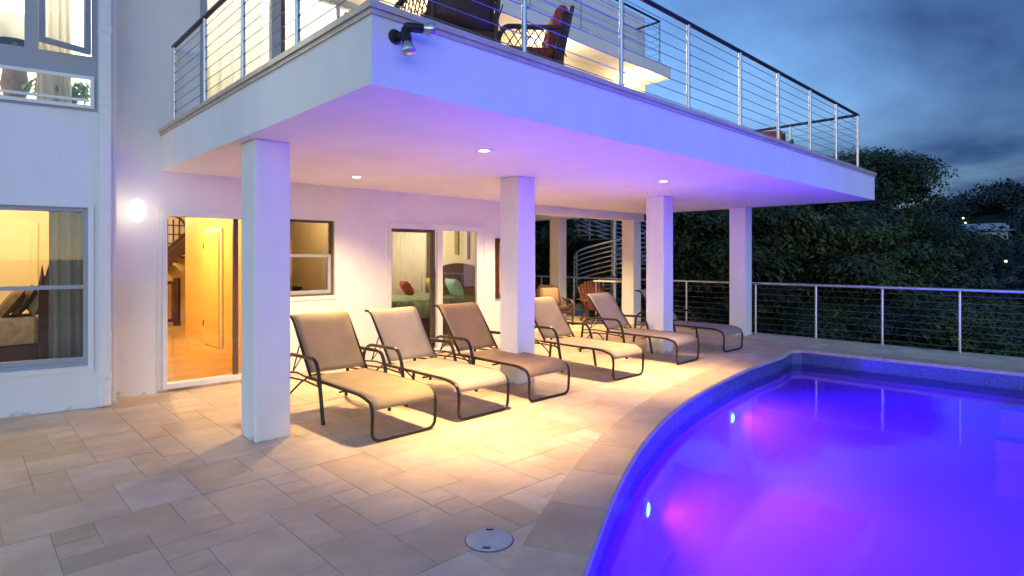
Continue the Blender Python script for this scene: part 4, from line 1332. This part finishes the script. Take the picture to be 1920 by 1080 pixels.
b = MB(); b.box(0.78, 0.99, 9.36, 9.44, 0.02, 1.22, None, 0.01); b.build('bedpost', M['darkwood'], bed)
def lean_pillow(x, y, z, w, h, t, lean, m, label):
    o = pillow(0, 0, 0, w, h, t, 0, 0, m, label)
    o.matrix_world = Matrix.Translation((x, y, z)) @ Matrix.Rotation(R(lean), 4, 'Y') @ Matrix.Rotation(R(90), 4, 'Z')
lean_pillow(0.43, 9.75, 0.86, 0.60, 0.40, 0.14, 34, 'pillowbrown', 'brown pillow leaning farthest forward on the wing bed')
lean_pillow(0.56, 9.80, 0.86, 0.60, 0.43, 0.14, 30, 'pillowbrown', 'middle brown pillow leaning on the wing bed')
lean_pillow(0.74, 9.82, 0.85, 0.60, 0.40, 0.20, 24, 'bedbeige', 'fat beige pillow against the headboard of the wing bed')
# closet doors on the wing bedroom's back wall
cw = empty('closet', (0.2, 11.78, 0), 'cream panelled closet doors behind the bed in the wing', 'closet')
for k in range(4):
    x = -1.5+0.62*k
    b = MB(); b.box(x, x+0.61, 11.74, 11.797, 0.03, 2.15, None, 0.006); dr = b.build('door', M['cream'], cw)
    for (zz0, zz1) in ((0.2, 1.0), (1.1, 2.0)):
        b = MB(); b.box(x+0.09, x+0.52, 11.725, 11.739, zz0, zz1, None, 0.005); b.build('panel', M['cream'], dr)
# hall stair
st = empty('staircase', (3.6, 15.0, 0), 'dark wooden stair with railing at the end of the amber hall', 'staircase')
b = MB(); b.tube([(3.72, 15.0, 0.02), (3.72, 15.0, 1.12)], 0.075, 4); b.build('newel_post', M['darkwood'], st)
b = MB(); b.box(3.0, 3.72, 14.97, 15.03, 0.98, 1.05); b.build('handrail', M['darkwood'], st)
b = MB(); b.box(3.0, 3.66, 14.97, 15.03, 0.12, 0.19); b.build('bottom_rail', M['darkwood'], st)
for k in range(6):
    b = MB(); b.box(3.06+0.11*k, 3.085+0.11*k, 14.985, 15.015, 0.19, 0.98); b.build('baluster', M['darkwood'], st)
b = MB()
for (sx0, sz0, sx1, sz1) in ((3.2, 0.93, 4.5, 2.27),):
    for (yy0, yy1) in ((15.30, 15.36), (15.84, 15.90)):
        q = [(sx0, sz0), (sx1, sz1), (sx1, sz1+0.34), (sx0, sz0+0.34)]
        b.poly([(x_, yy0, z_) for x_, z_ in q]); b.poly([(x_, yy1, z_) for x_, z_ in q[::-1]])
        for k in range(4):
            (a0, a1), (c0, c1) = q[k-1], q[k]
            b.quad((c0, yy0, c1), (a0, yy0, a1), (a0, yy1, a1), (c0, yy1, c1))
b.build('stringer', M['darkwood'], st)
for k in range(7):
    b = MB(); b.box(3.25+0.18*k, 3.47+0.18*k, 15.361, 15.839, 1.10+0.185*k, 1.14+0.185*k); b.build('tread', M['darkwood'], st)
sw = empty('arched_window', (3.8, 15.98, 2.0), 'arched dark barred window above the hall stair', 'window')
ar = [(3.50, 1.6), (4.16, 1.6), (4.16, 2.28)] + [(3.83+0.33*math.cos(PI*k/10), 2.28+0.33*math.sin(PI*k/10)) for k in range(1, 10)] + [(3.50, 2.28)]
b = MB(); b.poly([(x_, 15.99, z_) for x_, z_ in ar]); b.build('pane', M['whitecurtain'], sw)
b = MB(); b.tube([(x_, 15.975, z_) for x_, z_ in ar], 0.028, 6, 0, 4, True); b.build('frame', M['darkwood'], sw)
for k in range(4):
    b = MB(); b.box(3.61+0.13*k, 3.635+0.13*k, 15.955, 15.985, 1.6, 2.52); b.build('bar', M['darkwood'], sw)
for k in range(4):
    b = MB(); b.box(3.5, 4.16, 15.95, 15.986, 1.70+0.22*k, 1.725+0.22*k); b.build('bar', M['darkwood'], sw)
# inner door in the hall's right wall
dr = empty('inner_door', (3.34, 11.2, 0), 'amber inner door with a dark hinge line in the hall', 'door')
b = MB(); b.box(3.30, 3.358, 10.75, 11.55, 0.03, 2.03, None, 0.006); b.build('leaf', M['amber'], dr)
b = MB(); b.box(3.325, 3.357, 10.66, 10.745, 0.02, 2.10); b.box(3.325, 3.357, 11.555, 11.64, 0.02, 2.10); b.box(3.325, 3.357, 10.746, 11.554, 2.035, 2.10); b.build('jamb', M['cream'], dr)
for z in (0.35, 1.75):
    b = MB(); b.box(3.29, 3.33, 11.545, 11.575, z, z+0.11); b.build('hinge', M['black'], dr)
b = MB(); b.box(3.318, 3.3275, 11.551, 11.558, 0.05, 2.03); b.build('seal', M['black'], dr)
# kitchen
kc = empty('kitchen_counter', (4.1, 10.9, 0), 'dark kitchen counter behind the small porch window', 'counter')
b = MB(); b.box(3.5, 4.66, 10.55, 11.19, 0.03, 1.0); b.build('cabinet', M['darkwood'], kc)
b = MB(); b.box(3.46, 4.68, 10.5, 11.19, 1.002, 1.05); b.build('worktop', M['black'], kc)
for x in (3.75, 4.35):
    b = MB(); b.lathe([(0.05, 1.05), (0.07, 1.10), (0.06, 1.22), (0.03, 1.30)], 14, Matrix.Translation((x, 10.8, 0)))
    tag(b.build('jar', M['darkwood'], None, True), 'dark jar on the kitchen counter, ' + ('left of the two' if x < 4 else 'right of the two'), 'jar', 'jars on the kitchen counter')
# porch bedroom
bd = empty('bed', (7.0, 10.0, 0), 'bed with a green patterned cover behind the sliding door', 'bed')
b = MB(); b.box(5.7, 7.78, 9.0, 10.7, 0.05, 0.45, None, 0.03); b.build('base', M['darkwood'], bd)
b = MB(); b.box(5.66, 7.80, 8.97, 10.73, 0.45, 0.80, None, 0.07); b.build('mattress', M['bedgreen'], bd, True)
hb = MB(); pr = [(8.85, 0.1), (8.85, 1.05)] + [(9.85-1.0*math.cos(PI*k/14), 1.05+0.42*math.sin(PI*k/14)) for k in range(1, 14)] + [(10.85, 1.05), (10.85, 0.1)]
hb.poly([(7.82, y, z) for y, z in pr]); hb.poly([(7.88, y, z) for y, z in pr[::-1]])
for i in range(len(pr)):
    (y1, z1), (y2, z2) = pr[i-1], pr[i]
    hb.quad((7.82, y2, z2), (7.82, y1, z1), (7.88, y1, z1), (7.88, y2, z2))
hb.build('headboard', M['darkwood'], bd)
pillow(7.55, 9.45, 0.79, 0.55, 0.42, 0.20, R(75), R(-28), 'pillowcyan', 'aqua pillow on the bed behind the sliding door')
pillow(7.50, 10.05, 0.79, 0.55, 0.42, 0.20, R(85), R(-28), 'pillowgold', 'gold patterned pillow beside the aqua one')
pillow(7.05, 10.45, 0.79, 0.45, 0.36, 0.18, R(70), R(-32), 'redcush', 'rust red pillow at the back of the porch bedroom bed')
curtain(7.80, 12.40, 7.80, 10.95, 0.1, 2.65, 'curtain', 'long cream curtain hanging at the far side of the porch bedroom', 0.05, 9)
curtain(7.72, 8.25, 7.80, 8.85, 0.3, 2.65, 'greycurtain', 'grey curtain beside the bed near the sliding door', 0.04, 4)
for k, (y, z0, z1, w) in enumerate(((9.55, 1.55, 2.15, 0.07), (9.95, 1.65, 2.30, 0.13))):
    o = MB().box(7.872, 7.898, y-w/2, y+w/2, z0, z1, None, 0.006).build('wall_hanging', M['pillowgold' if k else 'darkwood'])
    tag(o, ('thin dark wall hanging over the headboard', 'gold wall hanging over the headboard')[k], 'wall hanging')
# upper living room and upper wing room
curtain(2.32, 8.35, 3.15, 8.35, ZD+0.1, 5.4, 'whitecurtain', 'white curtain behind the upper deck glass', 0.04, 6)
p = Tb @ Vector((bu(-0.70), 0.45, 0)); q = Tb @ Vector((bu(-0.40), 0.45, 0))
curtain(p.x, p.y, q.x, q.y, 3.15, 5.5, 'whitecurtain', 'white curtain inside the upper wing window', 0.035, 4)
sf = empty('sofa', (0.2, 8.6, 3.08), 'red cushioned sofa under the upper wing window', 'sofa')
b = MB(); b.box(-1.6, 0.78, 8.35, 8.9, 3.09, 3.36, None, 0.05); b.build('seat', M['redcush'], sf)
lp = empty('table_lamp', (0.56, 8.55, 3.36), 'dark ribbed table lamp behind the lower upstairs window', 'lamp')
MB().lathe([(0.09, 3.36), (0.13, 3.5), (0.10, 3.72), (0.04, 3.9), (0.02, 4.0)], 16, Matrix.Translation((0.50, 8.50, 0))).build('base', M['pillowbrown'], lp, True)
MB().lathe([(0.20, 3.98), (0.14, 4.28), (0.135, 4.28), (0.19, 3.98)], 20, Matrix.Translation((0.50, 8.50, 0))).build('lamp_shade', M['whitecurtain'], lp, True)
pp = empty('potted_palm', (0.95, 8.3, 3.2), 'green palm in a brown pot behind the upstairs window', 'plant')
MB().lathe([(0.09, 3.10), (0.13, 3.33), (0.12, 3.34)], 14, Matrix.Translation((0.95, 8.30, 0))).build('pot', M['pillowbrown'], pp, True)
fb = MB()
for k in range(26):
    a = rng.uniform(0, 2*PI); L_ = rng.uniform(0.22, 0.42); up_ = rng.uniform(0.12, 0.34)
    prev = None
    for j in range(7):
        u = j/6; c = Vector((0.95+math.cos(a)*L_*u, 8.30+math.sin(a)*L_*u*0.7, 3.33+up_*math.sin(u*2.6)))
        if prev is not None:
            sd = Vector((-math.sin(a), math.cos(a), 0))
            for sg in (-1, 1):
                tip = c + sd*sg*0.09*(1-u*0.5) + Vector((0, 0, -0.05))
                fb.poly([prev, c, tip])
        prev = c
fb.build('frond', M['palm'], pp)

# ------------------------------------------------------------------ trees
def crown_mesh(seed, rad, hgt, lobes, per, leaf):
    r_ = np.random.RandomState(seed)
    V, F = [], []
    cs = []
    for k in range(lobes):
        a = r_.uniform(0, 2*PI); rr = rad*0.80*math.sqrt(r_.uniform(0.05, 1))
        z = hgt*r_.uniform(0.02, 0.88)
        taper = math.sqrt(max(0.06, 1-(z/hgt)**2.0))
        cs.append((rr*taper*math.cos(a), rr*taper*math.sin(a), z, rad*r_.uniform(0.15, 0.38)))
    cs.append((0, 0, hgt*0.82, rad*0.30))
    n = 0
    up = np.array([0, 0, 1.0])
    for (x, y, z, r) in cs:
        m_ = int(per*(r/(0.27*rad))**2)
        d = r_.normal(size=(m_, 3)); d[:, 2] = np.abs(d[:, 2])*r_.choice([1, 1, 1, -0.6], size=m_); d /= np.linalg.norm(d, axis=1)[:, None]
        # a bough: flat shell of sprays that thins out towards its rim
        rad_ = r*(0.35+0.75*r_.uniform(size=m_)**0.6)
        P = np.c_[x, y, z] + d*rad_[:, None]*np.array([1.15, 1.15, 0.55])
        nrm = 0.75*d + 0.65*up + 0.34*r_.normal(size=(m_, 3)); nrm /= np.linalg.norm(nrm, axis=1)[:, None]
        t = r_.normal(size=(m_, 3)) + 0.8*d; t[:, 2] -= 0.4; t -= nrm*(t*nrm).sum(1)[:, None]
        t /= (np.linalg.norm(t, axis=1)[:, None]+1e-9)
        s = np.cross(nrm, t)
        L = leaf*r_.uniform(0.6, 1.5, size=m_)[:, None]
        a0 = P - t*L; a1 = P + s*L*0.40; a2 = P + t*L; a3 = P - s*L*0.40
        V.append(np.stack([a0, a1, a2, a3], 1).reshape(-1, 3))
        F.append(np.arange(n, n+4*m_).reshape(-1, 4)); n += 4*m_
    V = np.concatenate(V); F = np.concatenate(F)
    me = bpy.data.meshes.new('crown')
    me.vertices.add(len(V)); me.vertices.foreach_set('co', V.astype(np.float32).ravel())
    me.loops.add(F.size); me.loops.foreach_set('vertex_index', F.astype(np.int32).ravel())
    me.polygons.add(len(F)); me.polygons.foreach_set('loop_start', np.arange(0, F.size, 4, dtype=np.int32))
    me.update(calc_edges=True); me.validate()
    return me
def trunk_mesh(seed, h, rad):
    r_ = random.Random(seed); b = MB()
    pts = [(0, 0, -h), (r_.uniform(-.2, .2), r_.uniform(-.2, .2), -h*0.5), (0, 0, 0.2), (0.1, 0.1, 1.2)]
    b.tube(pts, [0.26, 0.2, 0.15, 0.07], 8)
    for k in range(6):
        a = r_.uniform(0, 2*PI); L_ = rad*r_.uniform(0.5, 0.8); z0 = r_.uniform(-0.6, 0.8)
        b.tube([(0, 0, z0), (math.cos(a)*L_*.5, math.sin(a)*L_*.5, z0+L_*.35), (math.cos(a)*L_, math.sin(a)*L_, z0+L_*.75)], [0.10, 0.06, 0.02], 6)
    me = bpy.data.meshes.new('trunk'); me.from_pydata(b.v, [], b.f); me.materials.append(M['bark']); me.update()
    return me
CR = []
for k in range(6):
    me = crown_mesh(100+k, 2.7, 3.6, 24, 760, 0.075)
    me.materials.append(M['leaf_dark' if k % 2 else 'leaf_mid'])
    CR.append(me)
TRK = [trunk_mesh(40+k, 7.0, 2.4) for k in range(3)]
BIG = crown_mesh(333, 4.3, 6.8, 85, 900, 0.085); BIG.materials.append(M['leaf_dark'])
tc_ = [0]
def tree(x, y, zb, s, label, me=None, group='trees on the slope behind the terrace', rz=None, name='tree'):
    o = empty(name, (x, y, zb), label, 'tree', group, rng.uniform(0, 6.28) if rz is None else rz)
    o.scale = (s, s, s*rng.uniform(0.9, 1.1))
    k = tc_[0]; tc_[0] += 1
    c = bpy.data.objects.new('crown', me or CR[k % 6]); COL.objects.link(c); c.parent = o
    t = bpy.data.objects.new('trunk', TRK[k % 3]); COL.objects.link(t); t.parent = o
    return o
def cam_pt(px, d):
    t = (px-960)/1094
    v = fwd*d + rgt*(t*d)
    return v.x, v.y
x, y = cam_pt(1640, 28)
tree(x, y, 0.35, 1.0, 'big domed dark tree rising against the sky past the deck corner', BIG, 'tall trees against the sky')
x, y = cam_pt(1545, 25); tree(x, y, 2.2, 1.05, 'dark leafy tree seen through the far deck railing', None, 'tall trees against the sky')
x, y = cam_pt(1480, 29); tree(x, y, 1.6, 1.25, 'dark tree just behind the end of the deck slab', None, 'tall trees against the sky')
x, y = cam_pt(1722, 30); tree(x, y, 0.6, 1.0, 'dark tree on the right shoulder of the big dome', None, 'tall trees against the sky')
ring = []
def top_at(px):           # how high the near canopy reaches along the terrace
    return float(np.interp(px, [1000, 1250, 1420, 1560, 1660, 1740, 1790, 1830, 1950], [4.6, 4.6, 4.6, 4.0, 3.0, 1.6, 0.2, -1.2, -2.4]))
for px in range(1000, 1800, 58):
    for dd in (20.5, 26.0):
        s_ = rng.uniform(0.95, 1.25)
        ring.append((px+rng.uniform(-18, 18), dd+rng.uniform(-1, 1), top_at(px)-3.7*s_+rng.uniform(-.5, .3), s_, 0))
for px in range(1010, 2000, 70):
    s_ = rng.uniform(0.85, 1.05)
    ring.append((px+rng.uniform(-18, 18), 17.5+rng.uniform(-.6, .8), min(0.6, top_at(px))-3.7*s_+rng.uniform(-.5, .3), s_, 1))
for px in range(1700, 2130, 62):
    for dd, tz in ((21, -1.6), (28, -1.2), (40, -1.0)):
        s_ = rng.uniform(1.0, 1.3)*dd/26
        ring.append((px+rng.uniform(-18, 18), dd+rng.uniform(-1, 1.5), tz-3.7*s_+rng.uniform(-.4, .5), s_, 2))
KIND = (('tall dark tree whose crown fills the view between the porch columns', 'tall trees behind the porch columns'),
        ('lower dark tree right behind the steel terrace railing', 'lower trees right behind the terrace railing'),
        ('dark tree low on the slope beyond the pool railing, under the far hill', 'trees low on the slope beyond the pool'))
for (px, d, z, s_, kd) in ring:
    x, y = cam_pt(px, d)
    if x < 14.9: x = 14.9+rng.uniform(0, 1)
    if (x-SX)**2+(y-SY)**2 < 12: x += 3.0
    tree(x, y, z, s_, KIND[kd][0], None, KIND[kd][1])
def at_px(px, py, up_):
    # first point along that sight line where the hillside comes within up_ of it
    d = 50.0
    while d < 185:
        x, y = cam_pt(px, d); z = 1.6-(py-482)*d/1094
        if terrain_z(x, y)+up_ >= z: break
        d += 0.5
    return x, y, z
VD = [Vector(at_px(a, b, c)[:2]).dot(fwd) for a, b, c in ((1845, 431, 1.0), (1806, 409, 2.2), (1886, 490, 2.2))]
import sys
print('hill sight distances', VD, file=sys.stderr)
# far wooded hill, nobody could count it
r_ = np.random.RandomState(5)
V, F = [], []; n = 0
for k in range(2300):
    x = r_.uniform(46, 190)
    y = r_.uniform(-0.18*x-12, 0.46*x+10)
    z = terrain_z(x, y); R0 = r_.uniform(1.5, 3.6); per = 190
    dpt = x*fwd.x+y*fwd.y; sxp = 960+1094*(x*rgt.x+y*rgt.y)/dpt
    top = 482-1094*(z+R0*1.75-1.6)/dpt
    rpx = R0*1.1*1094/dpt
    # clearings in front of the villa and the hill lamps
    if dpt < VD[0]+6 and abs(sxp-1848) < 36+rpx and top < 440: continue
    if dpt < VD[1]+2 and abs(sxp-1807) < 7+rpx and top < 420: continue
    if dpt < VD[2]+2 and abs(sxp-1886) < 6+rpx and top < 492: continue
    d = r_.normal(size=(per, 3)); d[:, 2] = np.abs(d[:, 2]); d /= np.linalg.norm(d, axis=1)[:, None]
    P = np.array([x, y, z+R0*0.7]) + d*R0*r_.uniform(0.7, 1.1, size=per)[:, None]*(1+0.22*np.sin(d[:, :1]*9+k)*np.sin(d[:, 1:2]*8+2*k))
    t = r_.normal(size=(per, 3)); t /= np.linalg.norm(t, axis=1)[:, None]
    s_ = np.cross(t, d); s_ /= (np.linalg.norm(s_, axis=1)[:, None]+1e-9)
    L = R0*r_.uniform(0.06, 0.15, size=per)[:, None]
    V.append(np.stack([P-t*L, P+s_*L*.6, P+t*L, P-s_*L*.6], 1).reshape(-1, 3)); F.append(np.arange(n, n+4*per).reshape(-1, 4)); n += 4*per
me = bpy.data.meshes.new('forest'); me.from_pydata(np.concatenate(V).tolist(), [], np.concatenate(F).tolist()); me.materials.append(M['leaf_far_haze']); me.update()
fo = bpy.data.objects.new('forest', me); COL.objects.link(fo); tag(fo, kind='stuff')
# houses and mast on the hill
x, y, z = at_px(1845, 431, 1.0)
vh = empty('villa', (x, y, z-1.6), 'small pale roofed villa among the trees on the far hill', 'house')
b = MB(); b.box(x-2.6, x+2.6, y-3.2, y+3.2, z-2.8, z-0.3); b.build('wall', M['wall'], vh)
b = MB()
b.poly([(x-3.2, y-3.8, z-0.3), (x-3.2, y+3.8, z-0.3), (x, y+3.0, z+1.0), (x, y-3.0, z+1.0)][::-1]); b.poly([(x+3.2, y-3.8, z-0.3), (x+3.2, y+3.8, z-0.3), (x, y+3.0, z+1.0), (x, y-3.0, z+1.0)])
b.poly([(x-3.2, y-3.8, z-0.3), (x+3.2, y-3.8, z-0.3), (x, y-3.0, z+1.0)]); b.poly([(x+3.2, y+3.8, z-0.3), (x-3.2, y+3.8, z-0.3), (x, y+3.0, z+1.0)])
b.build('roof', mat('pale_roof', (0.40, 0.40, 0.43), 0.6, var=0.05), vh)
for k in range(3):
    b = MB(); b.box(x-2.66, x-2.61, y-2.2+1.6*k, y-1.2+1.6*k, z-2.0, z-0.9); b.build('window', M['black'], vh)
for px, py, lab in ((1806, 409, 'upper warm lamp glowing on the far wooded hill'), (1810, 418, 'lower warm lamp glowing on the far wooded hill'), (1886, 490, 'lone yellow lamp in the dark trees low on the far hill')):
    x, y, z = at_px(px, py, 2.2)
    o = empty('hill_lamp', (x, y, z-2.5), lab, 'lamp', 'lamps on the far hill')
    MB().tube([(x, y, z-3.0), (x, y, z)], 0.06, 6).build('pole', M['black'], o)
    MB().lathe([(0.05, -0.15), (0.15, -0.07), (0.15, 0.07), (0.05, 0.15)], 10, Matrix.Translation((x, y, z))).build('lamp_head', M['villalamp'], o, True)
x, y = cam_pt(1886, 150); z = 1.6+147*150/1094
ma = empty('radio_mast', (x, y, z-6), 'thin radio mast standing on the ridge of the far hill', 'mast')
b = MB(); b.tube([(x, y, z-8), (x, y, z+0.6)], 0.13, 6); b.build('pole', M['bluegrey'], ma)
b = MB(); b.box(x-0.5, x+0.5, y-0.1, y+0.1, z-0.9, z+0.1); b.build('antenna', M['bluegrey'], ma)
